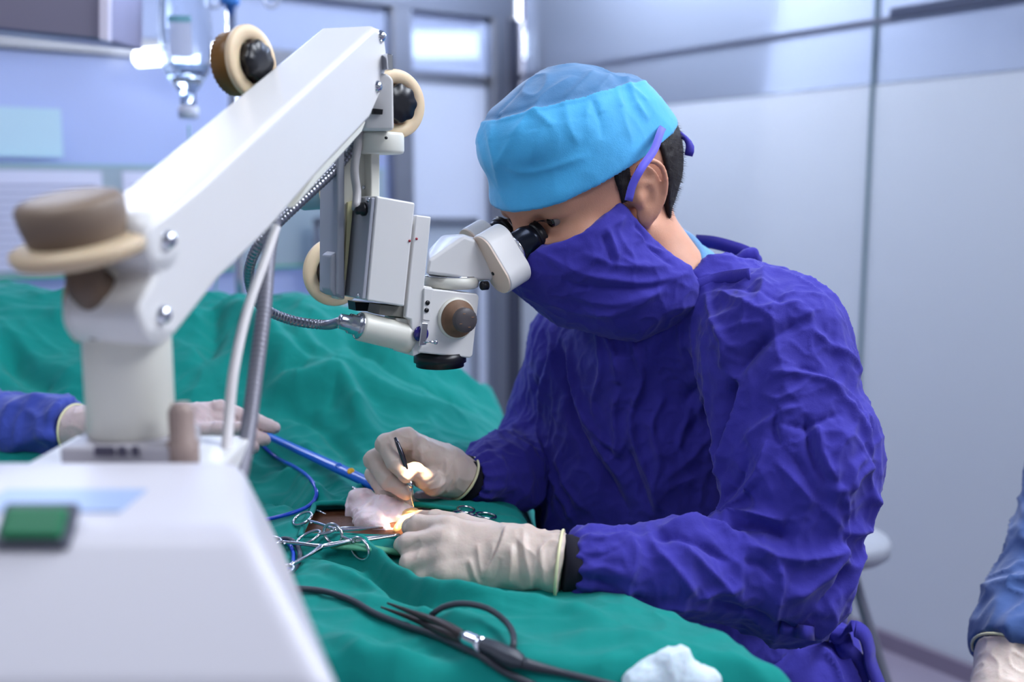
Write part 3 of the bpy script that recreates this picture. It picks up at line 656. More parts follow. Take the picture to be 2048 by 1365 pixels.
mb = MB(); lathe(mb, S(962, 572, -0.026), Rv, [(0.004, 0), (0.005, 0.001), (0.005, 0.008), (0.003, 0.009)], 16); obj('lock_screw', mb, BLACK, scope)
# --- sterile-handle discs (cream washers with black lobed knobs)
CREAM = mat('cream_nylon', (232, 208, 172), 0.45, sub=0.15)
def disc(c, n, rw, parent=scope, rk=0.55, drum=None, name='friction_knob'):
    c = Vector(c); n = Vector(n).normalized(); mb = MB()
    lathe(mb, c - n * 0.012, n, [(rw * 0.86, 0), (rw, 0.002), (rw * 1.0, 0.006), (rw * 0.97, 0.0075), (rw * 0.62, 0.008), (rw * 0.6, 0.004)], 56); w_ = obj(name, mb, CREAM, parent)
    mb = MB(); lathe(mb, c - n * 0.010, n, [(rw * rk, 0), (rw * rk, 0.012), (rw * rk * 0.93, 0.0145), (rw * 0.2, 0.015)], 64, wob=lambda t: 0.05 * math.cos(8 * t)); obj('lobed_grip', mb, BLACK, w_)
    if drum:
        mb = MB(); lathe(mb, c - n * 0.012, -n, [(rw * 0.80, 0), (rw * 0.86, 0.003), (rw * 0.86, drum), (rw * 0.7, drum + 0.004)], 72, wob=lambda t: 0.02 * math.cos(36 * t)); obj('knurled_drum', mb, mat('amber_nylon', (122, 84, 36), 0.4, sub=0.1), w_)
    return w_
disc(P(799, 207, 1.12), (0.62, -0.78, 0), 0.0355)
disc(P(516, 122, 0.98), (0.90, -0.43, 0.05), 0.033, drum=0.019)
disc(P(676, 545, 1.21), (0.60, -0.80, 0), 0.0395, rk=0.6)
disc(P(690, 383, 1.25), (0.72, -0.69, 0), 0.030)
mb = MB(); lathe(mb, P(600, 388, 1.27), (0.98, -0.15, 0.06), [(0.018, 0), (0.020, 0.004), (0.020, 0.05)], 40); obj('teal_handle', mb, mat('grey_teal_plastic', (140, 172, 188), 0.35), scope)
obj('tension_block', prism(MB(), [S(a, b, 0.004) for a, b in [(661, 512), (676, 502), (690, 506), (690, 598), (668, 592), (660, 580)]], Ev * 0.025), GREYP, scope, bevel=0.002)
obj('rear_slot', prism(MB(), [S(a, b, 0.03) for a, b in [(710, 604), (752, 606), (752, 624), (712, 622)]], Ev * 0.02), BLACK, scope)
# --- near end: column, knob and base cabinet
pc = P(255, 700, 0.745); zt = P(255, 470, 0.745).z; zb = P(255, 868, 0.745).z
mb = MB(); r0 = 0.0305
lathe(mb, (pc.x, pc.y, zb), (0, 0, 1), [(0.029, 0), (r0, 0.002), (r0, zt - zb - 0.020), (r0 * 0.9, zt - zb - 0.004), (r0 * 0.5, zt - zb)], 56)
colm = obj('column', mb, IVORY, scope)
mb = MB(); box(mb, (pc.x - 0.010, pc.y - 0.0285, zt - 0.045), (0.010, 0.006, 0.052)); obj('column_slot', mb, mat('dark_bronze', (96, 78, 64), 0.5), colm, bevel=0.002)
mb = MB(); lathe(mb, (pc.x - 0.024, pc.y - 0.0, zt - 0.050), (-1, -0.1, 0), [(0.024, 0), (0.026, 0.003), (0.026, 0.010), (0.022, 0.013)], 40); obj('side_cap', mb, mat('tan_side_cap', (176, 150, 122), 0.5), colm)
for a, b, rr in ((328, 482, 0.021), (320, 630, 0.021)):
    c = PA(a, b, 0.0005); mb = MB(); lathe(mb, c, WA, [(rr * 0.94, 0), (rr, 0.002), (rr, 0.060), (rr * 0.94, 0.062)], 44); obj('pivot_lobe', mb, ENAMEL, arm)
ka = Vector((-0.10, -0.22, 0.97)).normalized(); kb = P(158, 486, 0.70)
TK = mat('tan_knob_nylon', (206, 184, 152), 0.5, sub=0.1); BK = mat('taupe_knob', (132, 114, 98), 0.5, var=(0.08, 20))
mb = MB(); lathe(mb, kb - ka * 0.012, ka, [(0.030, 0), (0.042, 0.003), (0.0445, 0.008), (0.0440, 0.012), (0.033, 0.015)], 56); fk = obj('height_lock_knob', mb, TK, scope)
mb = MB(); lathe(mb, kb, ka, [(0.030, 0.0), (0.0315, 0.004), (0.034, 0.016), (0.0345, 0.026), (0.032, 0.030), (0.024, 0.032)], 64, wob=lambda t: 0.012 * math.cos(30 * t)); obj('knob_grip', mb, BK, fk)
mb = MB(); tube(mb, [kb - ka * 0.01, kb - ka * 0.035, Vector((pc.x, pc.y, zt - 0.02))], 0.013, 24); obj('knob_stem', mb, mat('dark_bronze', (96, 78, 64), 0.5), fk)
# base cabinet: tapered hood on a pedestal
Zt = 1.035
def hood(z, x0, x1, y0, y1): return [Vector((x0, y0, z)), Vector((x1, y0, z)), Vector((x1, y1, z)), Vector((x0, y1, z))]
tl = P(-60, 945, 0.62); tr = P(500, 950, 0.66); br = P(690, 1375, 0.50)
top_z = tr.z
mb = MB(); a = hood(top_z, -0.46, tr.x - 0.004, 0.55, 0.70); b = hood(br.z, -0.52, br.x, 0.49, 0.72); c = hood(0.62, -0.52, br.x, 0.46, 0.72)
a[1].x = P(497, 960, 0.55).x; a[2].x = P(478, 930, 0.70).x; b[2].x = c[2].x = P(560, 1100, 0.72).x; b[1].x = P(680, 1375, 0.49).x; c[1].x = b[1].x + 0.01
mb.add(a + b + c, [(3, 2, 1, 0), (0, 1, 5, 4), (1, 2, 6, 5), (2, 3, 7, 6), (3, 0, 4, 7), (4, 5, 9, 8), (5, 6, 10, 9), (6, 7, 11, 10), (7, 4, 8, 11), (8, 9, 10, 11)], False)
hoodm = obj('base_cabinet', mb, mat('grey_white_housing', (204, 202, 210), 0.4), scope, bevel=0.012, seg=4)
obj('column_foot', prism(MB(), [Vector((pc.x + dx, pc.y + dy, top_z - 0.01)) for dx, dy in ((-0.036, -0.04), (0.040, -0.04), (0.040, 0.035), (-0.036, 0.035))], (0, 0, zb - top_z + 0.010)), mat('foot_grey', (176, 172, 178), 0.4), scope, bevel=0.003)
obj('foot_shelf', box(MB(), (pc.x, pc.y - 0.01, top_z - 0.02), (0.14, 0.16, 0.02)), ENAMEL, scope, bevel=0.003)
c = Vector((pc.x - 0.002, pc.y - 0.0405, (top_z + zb) / 2 + 0.001)); mb = MB()
for dx, wd in ((0.006, 0.014), (0.018, 0.006), (0.027, 0.005)): box(mb, c + Vector((dx - 0.008, -0.001, 0)), (wd, 0.001, 0.007))
obj('dark_lettering', mb, mat('dark_ink', (70, 66, 84), 0.5), scope)
obj('top_label', box(MB(), (-0.265, 0.60, top_z + 0.0008), (0.085, 0.045, 0.001)), mat('pale_blue_label', (160, 180, 214), 0.4), hoodm)
mb = MB(); lathe(mb, (pc.x + 0.046, pc.y - 0.03, top_z - 0.01), (0, 0, 1), [(0.011, 0), (0.011, 0.018), (0.009, 0.020), (0.009, 0.040), (0.006, 0.046)], 24); obj('side_lever', mb, mat('taupe_lever', (156, 136, 128), 0.5), scope)
# green rocker switch on the front face
def onface(px, py):
    r = ray(px, py); n = (b[0] - a[0]).cross(a[1] - a[0]).normalized(); t = (a[0] - CAM).dot(n) / r.dot(n); return CAM + r * t, n
g0, nf = onface(75, 1055); nf = nf if nf.y < 0 else -nf; ux = Vector((1, 0, 0)); uy = nf.cross(ux).normalized(); uy = uy if uy.z > 0 else -uy; kx = g0.y / F_PX
bz = obj('switch_bezel', box(MB(), g0 + nf * 0.0, (152 * kx, 102 * kx, 0.008), (ux, uy, nf)), mat('dark_bezel', (70, 74, 90), 0.4), hoodm, bevel=0.002)
obj('green_rocker', box(MB(), g0 + nf * 0.004, (128 * kx, 72 * kx, 0.008), (ux, uy, nf)), mat('green_rocker', (0, 112, 72), 0.45), bz, bevel=0.003)
mb = MB(); lathe(mb, (-0.31, 0.615, 0.05), (0, 0, 1), [(0.04, 0), (0.04, 0.60)], 32); obj('pedestal', mb, ENAMEL, scope)
mb = MB()
for dx, dy in ((-0.25, -0.2), (0.25, -0.2), (-0.25, 0.2), (0.25, 0.2)): tube(mb, [(-0.31, 0.615, 0.10), (-0.31 + dx, 0.615 + dy, 0.04)], 0.028, 14)
obj('floor_feet', mb, STEEL, scope)
# --- cables
def hose(pts, r, name, m, pitch=0.0042, amp=0.16, parent=scope):
    path = smooth_path(pts, 0.0007); L = sum((path[i + 1] - path[i]).length for i in range(len(path) - 1)); n = int(L / pitch)
    mb = MB(); tube(mb, path, lambda t: r * (1 + amp * math.copysign(abs(math.sin(math.pi * t * n)) ** 0.6, 1) - amp / 2), 12, smoothp=False); return obj(name, mb, m, parent)
HOSE = mat('steel_hose', (150, 152, 162), 0.3, 0.9)
hose([P(742, 240, 1.12), P(718, 275, 1.115), P(678, 330, 1.10), P(610, 395, 1.07), P(552, 450, 1.05), P(512, 500, 1.05), P(498, 555, 1.07), P(520, 610, 1.10), P(580, 640, 1.13), P(650, 650, 1.14), h0 - ax * 0.020], 0.0052, 'light_guide_hose', HOSE)
mb = MB(); tube(mb, [P(722, 240, 1.10), P(716, 290, 1.095), P(709, 340, 1.09), P(714, 385, 1.09), g - Rv * 0.010], 0.0044, 14); obj('lamp_cable', mb, mat('grey_cable', (176, 172, 172), 0.4), scope)
mb = MB(); tube(mb, [P(552, 455, 0.93), P(530, 520, 0.90), P(495, 620, 0.86), P(468, 740, 0.82), P(456, 860, 0.79), P(450, 965, 0.745)], 0.0042, 14); obj('white_cable', mb, mat('white_cable', (214, 208, 208), 0.45), scope)
hose([P(548, 440, 0.96), P(536, 520, 0.93), P(528, 620, 0.89), P(510, 760, 0.85), P(494, 880, 0.81), P(472, 985, 0.75)], 0.0062, 'grey_corrugated_hose', mat('grey_hose', (128, 126, 136), 0.45, 0.3), 0.0045, 0.12)
# coaxial lamp of the microscope
sl = bpy.data.lights.new('coaxial_lamp', 'SPOT'); sl.energy = 17; sl.color = (1.0, 0.66, 0.38); sl.spot_size = math.radians(16); sl.spot_blend = 0.5; sl.shadow_soft_size = 0.012
so = bpy.data.objects.new('coaxial_lamp', sl); COL.objects.link(so); so.location = ob - Zv * 0.012
tgt = P(822, 1018, 1.15); so.rotation_euler = (tgt - so.location).to_track_quat('-Z', 'Y').to_euler()
# ------------------------------------------------------------------ the surgeon
EYE = P(1058, 444, 1.195)
HS = 1.05
FH, LH, UH = Fv, Lv, Uv
def Hd(f, l, u): return EYE + (FH * f + LH * l + UH * u) * HS
HAX = (FH, LH, UH)
def he(p, c, r): return ell(p, Hd(*c), [x * HS for x in r], HAX)
SKIN = mat('warm_skin', (206, 150, 122), 0.5, sub=0.12, var=(0.06, 40), bump=[('noise', 700, 0.00025)])
nS = P(1545, 690, 1.16); nU = P(1597, 920, 1.11); nE = P(1570, 1150, 1.085); nF = P(1350, 1138, 1.03); nW = P(1160, 1132, 1.01)
fS = P(1160, 690, 1.40); fE = P(1088, 905, 1.42); fM = P(1010, 950, 1.30); fW = P(930, 958, 1.225)
neckB = P(1345, 590, 1.25)
OCC = P(1284, 318, 1.262)
def head_sdf(p):
    d = he(p, (-0.088, 0, 0.030), (0.096, 0.076, 0.088)); d = smin(d, ell(p, OCC, (0.044, 0.06, 0.066)), 0.03)
    d = smin(d, he(p, (-0.045, 0, -0.035), (0.062, 0.060, 0.085)), 0.03)         # face
    d = smin(d, he(p, (-0.030, 0, -0.092), (0.040, 0.034, 0.028)), 0.03)         # chin
    d = smin(d, he(p, (-0.016, 0, 0.022), (0.022, 0.055, 0.016)), 0.018)         # brow
    for s in (-1, 1):
        d = smin(d, he(p, (-0.022, s * 0.045, -0.030), (0.024, 0.022, 0.020)), 0.018)  # cheeks
        d = smax(d, -he(p, (0.006, s * 0.032, -0.002), (0.017, 0.019, 0.0125)), 0.010)  # sockets
        d = smin(d, he(p, (-0.017, s * 0.033, 0.0075), (0.0195, 0.021, 0.0075)), 0.004)  # upper lid
        d = smin(d, he(p, (-0.017, s * 0.033, -0.0095), (0.016, 0.019, 0.0055)), 0.004)  # lower lid
        d = smin(d, cone(p, Hd(-0.095, s * 0.062, -0.055), Hd(-0.03, s * 0.03, -0.095), 0.016, 0.014), 0.02)  # jaw
    d = smin(d, cone(p, Hd(0.006, 0, 0.002), Hd(0.022, 0, -0.038), 0.008, 0.013), 0.012)   # nose
    d = smin(d, he(p, (-0.004, 0, -0.064), (0.012, 0.024, 0.011)), 0.010)         # mouth
    d = smin(d, cone(p, Hd(-0.115, 0, -0.03), neckB, 0.052, 0.056), 0.03)  # neck
    return d
def ear_sdf(p, s):
    c = Hd(-0.099, s * 0.083, -0.010); lt = (LH * s + FH * 0.30).normalized(); up = (UH - FH * 0.16).normalized(); up = (up - lt * up.dot(lt)).normalized(); fw = up.cross(lt); fw = fw if fw.dot(FH) > 0 else -fw
    def e(f, u, o): return c + fw * f * HS + up * u * HS + lt * o * HS
    base = ell(p, e(-0.001, 0, 0.000), (0.0185, 0.031, 0.0065), (fw, up, lt)); base = smin(base, ell(p, e(0.006, -0.026, -0.001), (0.010, 0.013, 0.005), (fw, up, lt)), 0.008)
    hx = [e(0.013, 0.014, 0.002), e(0.008, 0.029, 0.004), e(-0.006, 0.034, 0.006), e(-0.018, 0.024, 0.007), e(-0.0205, 0.006, 0.006), e(-0.015, -0.012, 0.004), e(-0.004, -0.026, 0.002)]
    q = smooth_path(hx, 0.008); h = None
    for i in range(len(q) - 1):
        x = cone(p, q[i], q[i + 1], 0.0034, 0.0034); h = x if h is None else np.minimum(h, x)
    d = smax(base, -ell(p, e(0.0035, -0.002, 0.010), (0.0095, 0.014, 0.0110), (fw, up, lt)), 0.003)
    d = smax(d, -ell(p, e(-0.002, 0.019, 0.009), (0.0105, 0.0085, 0.0075), (fw, up, lt)), 0.003)
    d = smax(d, -ell(p, e(-0.0135, 0.006, 0.0085), (0.0035, 0.018, 0.004), (fw, up, lt)), 0.003)
    d = smin(d, h, 0.003); d = smin(d, ell(p, e(0.013, -0.006, 0.004), (0.004, 0.007, 0.004), (fw, up, lt)), 0.004)  # tragus
    return smin(d, cone(p, Hd(-0.090, s * 0.060, -0.010), e(0.008, -0.002, -0.004), 0.014, 0.010), 0.008)
def torso_sdf(p, g=0.0):
    d = cone(p, P(1330, 740, 1.32), P(1345, 1110, 1.34), 0.118 + g, 0.125 + g)
    d = smin(d, cone(p, P(1225, 760, 1.36), P(1235, 1080, 1.34), 0.098 + g, 0.105 + g), 0.06)
    d = smin(d, cone(p, P(1540, 860, 1.36), P(1530, 1180, 1.36), 0.105 + g, 0.104 + g), 0.08)
    d = smin(d, cone(p, P(1440, 665, 1.27), P(1500, 760, 1.30), 0.068 + g, 0.10 + g), 0.06)
    d = smin(d, cone(p, P(1470, 640, 1.24), nS + Vector((-0.01, 0, -0.012)), 0.056 + g, 0.068 + g), 0.05)
    d = smin(d, cone(p, P(1300, 660, 1.33), fS, 0.062 + g, 0.062 + g), 0.05)
    d = smin(d, cone(p, P(1400, 1150, 1.34), P(1460, 1600, 1.34), 0.13 + g, 0.15 + g), 0.07)
    return d
def body_sdf(p):
    d = smin(head_sdf(p), torso_sdf(p, -0.022), 0.03)
    for s in (-1, 1): d = smin(d, ear_sdf(p, s), 0.003)
    for a, b, ra, rb in ((nS, nU, 0.05, 0.045), (nU, nE, 0.045, 0.038), (nE, nF, 0.036, 0.030), (nF, nW, 0.028, 0.024), (fS, fE, 0.045, 0.038), (fE, fM, 0.034, 0.028), (fM, fW, 0.026, 0.017)):
        d = smin(d, cone(p, a, b, ra, rb), 0.015)
    return d
V, Q = nets(body_sdf, (-0.12, 0.95, 0.80), (0.42, 1.52, 1.40), 0.0026)
V = relax(V, Q, 1, 0.4)
BODY = npobj('person', V, Q, SKIN)
meta(BODY, 'person in a violet surgical gown and light blue cap, bent to the microscope eyepieces', 'person')

# hair: short hair behind the ear and at the nape, sideburn
HAIR = mat('black_hair', (26, 20, 22), 0.6, bump=[('noise', 500, 0.0012, (1, 1, 0.25))])
def skull(p, g): return np.minimum(he(p, (-0.088, 0, 0.045), (0.098 + g, 0.077 + g, 0.094 + g)), cone(p, Hd(-0.125, 0, 0.0), Hd(-0.142, 0, -0.045), 0.063 + g, 0.052 + g))
def hair_sdf(p):
    d = smin(he(p, (-0.088, 0, 0.030), (0.100, 0.080, 0.092)), ell(p, OCC, (0.048, 0.064, 0.070)), 0.03); d = smin(d, cone(p, P(1275, 350, 1.25), P(1290, 425, 1.235), 0.040, 0.030), 0.02)
    q = (p - A(EYE)); f = q @ A(FH) / HS; l = np.abs(q @ A(LH)) / HS; u = q @ A(UH) / HS
    back = smax(f + 0.134 + np.clip(u, -0.1, 0.03) * 0.10, -(p[:, 2] - P(1330, 442, 1.22).z), 0.006)                     # behind the ear
    side = np.maximum(np.maximum(np.abs(f + 0.079) - 0.010 + (0.02 - u) * 0.12, -(u + 0.012)), 0.05 - l)    # sideburn
    d = smax(d, np.minimum(np.minimum(back, side), 0.028 - u), 0.002)
    return d
V, Q = nets(hair_sdf, A(Hd(-0.09, 0, 0)) - 0.15, A(Hd(-0.09, 0, 0)) + 0.15, 0.0024)
N = vnormals(V, Q); V = V + N * (0.0008 * vnoise(V * 300, 2) + 0.0012 * vnoise(V * 120, 3))[:, None]
hair = npobj('hair', V, Q, HAIR, BODY)
# stubble-like short strands standing off the hair edge
rng = np.random.default_rng(4); sel = rng.choice(len(V), 9000, replace=False); mbv = []; mbf = []
dn = (-UH * 0.75 - FH * 0.55)
for i in sel:
    v = V[i]; n = N[i]
    if abs(n @ A(UH)) > 0.93: continue
    dr = n * 0.55 + A(dn) + rng.normal(0, 0.22, 3); dr /= np.linalg.norm(dr); s = np.cross(dr, n); s /= np.linalg.norm(s) + 1e-9; L = 0.004 + 0.0035 * rng.random(); k0 = len(mbv)
    mbv += [v - s * 0.00022, v + s * 0.00022, v + dr * L]; mbf.append((k0, k0 + 1, k0 + 2))
me = MB(); me.v = [Vector(x) for x in mbv]; me.f = mbf; me.sm = [True] * len(mbf)
org = origin(BODY); m_ = bpy.data.meshes.new('hair_strands'); m_.from_pydata([v - org for v in me.v], [], me.f); meta(finish('hair_strands', m_, org, HAIR, BODY), kind='stuff')
# eyes
for s in (-1, 1):
    c = Hd(-0.0125, s * 0.032, -0.001); mb = MB(); lathe(mb, c - FH * 0.0110, FH, [(0.0110 * math.sin(a), 0.0110 * (1 - math.cos(a))) for a in [math.pi * i / 20 for i in range(21)]], 28)
    ey = obj('eye', mb, mat('shaded_eye_white', (140, 124, 118), 0.12, spec=0.8), BODY)  # eye white greyed in its colour to stand for shade
    mb = MB(); lathe(mb, c, FH, [(0.0064 * math.cos(a), 0.0097 + 0.0018 * math.sin(a)) for a in [math.pi / 2 * i / 6 for i in range(7)]], 24); obj('iris', mb, mat('dark_iris', (24, 16, 14), 0.08, spec=0.9), ey)
    mb = MB()
    for i in range(16):   # lashes
        a = -1 + 2 * i / 15; b0 = Hd(0.0035, s * 0.032 + a * 0.013, 0.0045 - 0.003 * a * a); tube(mb, [b0, b0 + (FH * 0.006 + UH * 0.001 + LH * a * 0.003), b0 + (FH * 0.009 + UH * 0.004 + LH * a * 0.005)], lambda t: 0.00035 * (1 - 0.8 * t), 4, 0.003)
    obj('eyelashes', mb, HAIR, ey); mb = MB()
    for i in range(60):   # brow hairs
        a = -1 + 2 * rng.random(); b0 = Hd(0.0015 - 0.012 * abs(a) ** 2, s * (0.034 + a * 0.021), 0.0235 + 0.005 * (1 - a * a) + 0.006 * (rng.random() - 0.5)) ; tube(mb, [b0, b0 + LH * s * 0.006 + UH * 0.002 + FH * 0.001], lambda t: 0.0004 * (1 - 0.7 * t), 4, 0.004)
    obj('eyebrow', mb, HAIR, ey)

# ---- cap
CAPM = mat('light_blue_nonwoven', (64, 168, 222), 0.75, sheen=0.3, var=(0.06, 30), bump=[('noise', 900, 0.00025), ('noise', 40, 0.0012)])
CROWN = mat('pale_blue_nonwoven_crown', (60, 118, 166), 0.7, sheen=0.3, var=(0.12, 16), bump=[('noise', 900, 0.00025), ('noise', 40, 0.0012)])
BR = [P(1005, 418, 1.195), P(1160, 402, 1.13), P(1262, 345, 1.15), P(1322, 255, 1.25)]
bn = (BR[3] - BR[0]).cross(BR[1] - BR[0]).normalized(); bn = bn if bn.z > 0 else -bn
SE = [P(972, 245, 1.23), P(1130, 205, 1.13), P(1300, 160, 1.24)]
sn = (SE[2] - SE[0]).cross(SE[1] - SE[0]).normalized(); sn = sn if sn.z > 0 else -sn
def cap_full(p):
    d = he(p, (-0.092, 0.0, 0.036), (0.094, 0.084, 0.096)); d = smin(d, he(p, (-0.088, 0.0, 0.018), (0.102, 0.084, 0.070)), 0.01)
    d = smin(d, he(p, (-0.068, 0.0, 0.078), (0.086, 0.068, 0.050)), 0.03)
    d = smin(d, he(p, (-0.026, 0.0, 0.080), (0.034, 0.042, 0.030)), 0.03); d = smin(d, ell(p, P(1262, 220, 1.25), (0.034, 0.05, 0.034)), 0.03)
    return smin(d, head_sdf(p) - 0.007, 0.012)
def cap_sdf(p):
    d = smax(cap_full(p), -plane_side(p, BR[0] + bn * 0.0, bn), 0.003)
    return np.maximum(d, -(cap_full(p) + 0.0045))
def cloth_noise(V, sc_, amp, seed, stretch=(1, 1, 1)):
    W = V * np.array(stretch); W = W + 0.35 / sc_ * np.stack([vnoise(W * sc_ * 0.8, seed + 1), vnoise(W * sc_ * 0.8, seed + 2), vnoise(W * sc_ * 0.8, seed + 3)], 1)
    return amp * (ridge(W * sc_, seed, 2.2) - 0.35)
V, Q = nets(cap_sdf, A(Hd(-0.07, 0, 0.06)) - 0.16, A(Hd(-0.07, 0, 0.06)) + 0.16, 0.0026)
N = vnormals(V, Q)
CC = [([(968, 240), (985, 300), (1000, 380)], 0.003, 0.006), ([(1050, 240), (1010, 300), (990, 340)], 0.002, 0.004), ([(1060, 235), (1090, 190), (1150, 150)], 0.003, 0.005),
      ([(1120, 210), (1160, 170), (1190, 140)], 0.003, 0.005), ([(1190, 185), (1215, 160), (1225, 135)], 0.0035, 0.005), ([(1250, 150), (1275, 210), (1300, 240)], 0.0035, 0.006),
      ([(1235, 170), (1245, 230), (1265, 290)], 0.002, 0.006), ([(1130, 205), (1140, 260), (1160, 290)], 0.0022, 0.006), ([(1180, 190), (1200, 240), (1205, 280)], -0.0022, 0.006),
      ([(1000, 330), (1060, 345), (1180, 310)], 0.0015, 0.004), ([(1100, 215), (1070, 290), (1060, 330)], 0.0018, 0.006), ([(1020, 420), (1130, 405), (1250, 350)], 0.0008, 0.004), ([(990, 250), (1000, 220), (1050, 170)], -0.002, 0.005)]
D = creases(V, Q, CC, N); sd = plane_side(V, SE[0], sn)
D += 0.0012 * np.exp(-(sd / 0.0018) ** 2) - 0.0010 * np.exp(-((sd - 0.004) / 0.003) ** 2)
D += cloth_noise(V, 22, 0.0026, 40, (1, 1, 0.6)) * (0.35 + 0.65 * (sd > -0.02)) + 0.002 * vnoise(V * 14, 8)
V = V + N * D[:, None]
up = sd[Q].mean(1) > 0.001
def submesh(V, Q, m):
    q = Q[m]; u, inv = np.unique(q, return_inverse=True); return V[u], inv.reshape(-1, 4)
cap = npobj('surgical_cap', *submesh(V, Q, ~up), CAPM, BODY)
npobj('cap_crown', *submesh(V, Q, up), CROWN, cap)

# ---- gown
GOWN = mat('violet_blue_cotton', (56, 51, 150), 0.82, sheen=0.12, spec=0.2, var=(0.10, 7), bump=[('noise', 1100, 0.00018), ('crease', 24, 0.0014, (1, 1, 0.5)), ('noise', 60, 0.0012)])
collar_pts = [P(1215, 632, 1.21), P(1300, 618, 1.19), P(1380, 588, 1.17), P(1440, 552, 1.19), P(1478, 540, 1.26), P(1420, 560, 1.36), P(1300, 600, 1.38), P(1220, 625, 1.30)]
def gown_sdf(p):
    d = torso_sdf(p)
    d = smin(d, cone(p, P(1250, 690, 1.27), P(1410, 612, 1.24), 0.055, 0.055), 0.04)
    d = smin(d, cone(p, P(1415, 608, 1.22), P(1490, 608, 1.26), 0.036, 0.040), 0.03)
    u = cone(p, nS, nU, 0.080, 0.078); u = smin(u, cone(p, nU, nE, 0.079, 0.066), 0.03); u = smin(u, cone(p, nE + Vector((0, 0, 0.0)), nF, 0.068, 0.046), 0.03); u = smin(u, cone(p, nF, P(1170, 1130, 1.01), 0.046, 0.0365), 0.02)
    d = smin(d, u, 0.022)
    v = cone(p, fS, fE, 0.066, 0.062); v = smin(v, cone(p, fE, fM, 0.058, 0.046), 0.03); v = smin(v, cone(p, fM, P(945, 958, 1.235), 0.044, 0.0305), 0.02)
    d = smin(d, v, 0.02)
    # neck opening
    d = smax(d, -cone(p, Hd(-0.11, 0, -0.05), P(1370, 570, 1.262), 0.062, 0.060), 0.006)
    d = smax(d, -(p[:, 2] - 0.60), 0.02)
    # sleeve ends
    ed = (nW - nF).normalized(); 
    cut = plane_side(p, P(1127, 1131, 1.005), ed); near = np.linalg.norm(p - A(P(1127, 1131, 1.005)), axis=1) - 0.09
    d = np.maximum(d, np.where(near < 0, cut, -1)); d = np.where(near < 0, np.maximum(d, cut), d)
    e2 = (fW - fM).normalized(); cut = plane_side(p, P(928, 958, 1.225), e2); near = np.linalg.norm(p - A(P(928, 958, 1.225)), axis=1) - 0.07
    return np.where(near < 0, np.maximum(d, cut), d)
V, Q = nets(gown_sdf, (-0.13, 0.94, 0.58), (0.52, 1.58, 1.30), 0.0026)
V = relax(V, Q, 1, 0.5); N = vnormals(V, Q)
def g6(l): return [(1050 + a / 1.492, 450 + b / 1.492) for a, b in l]
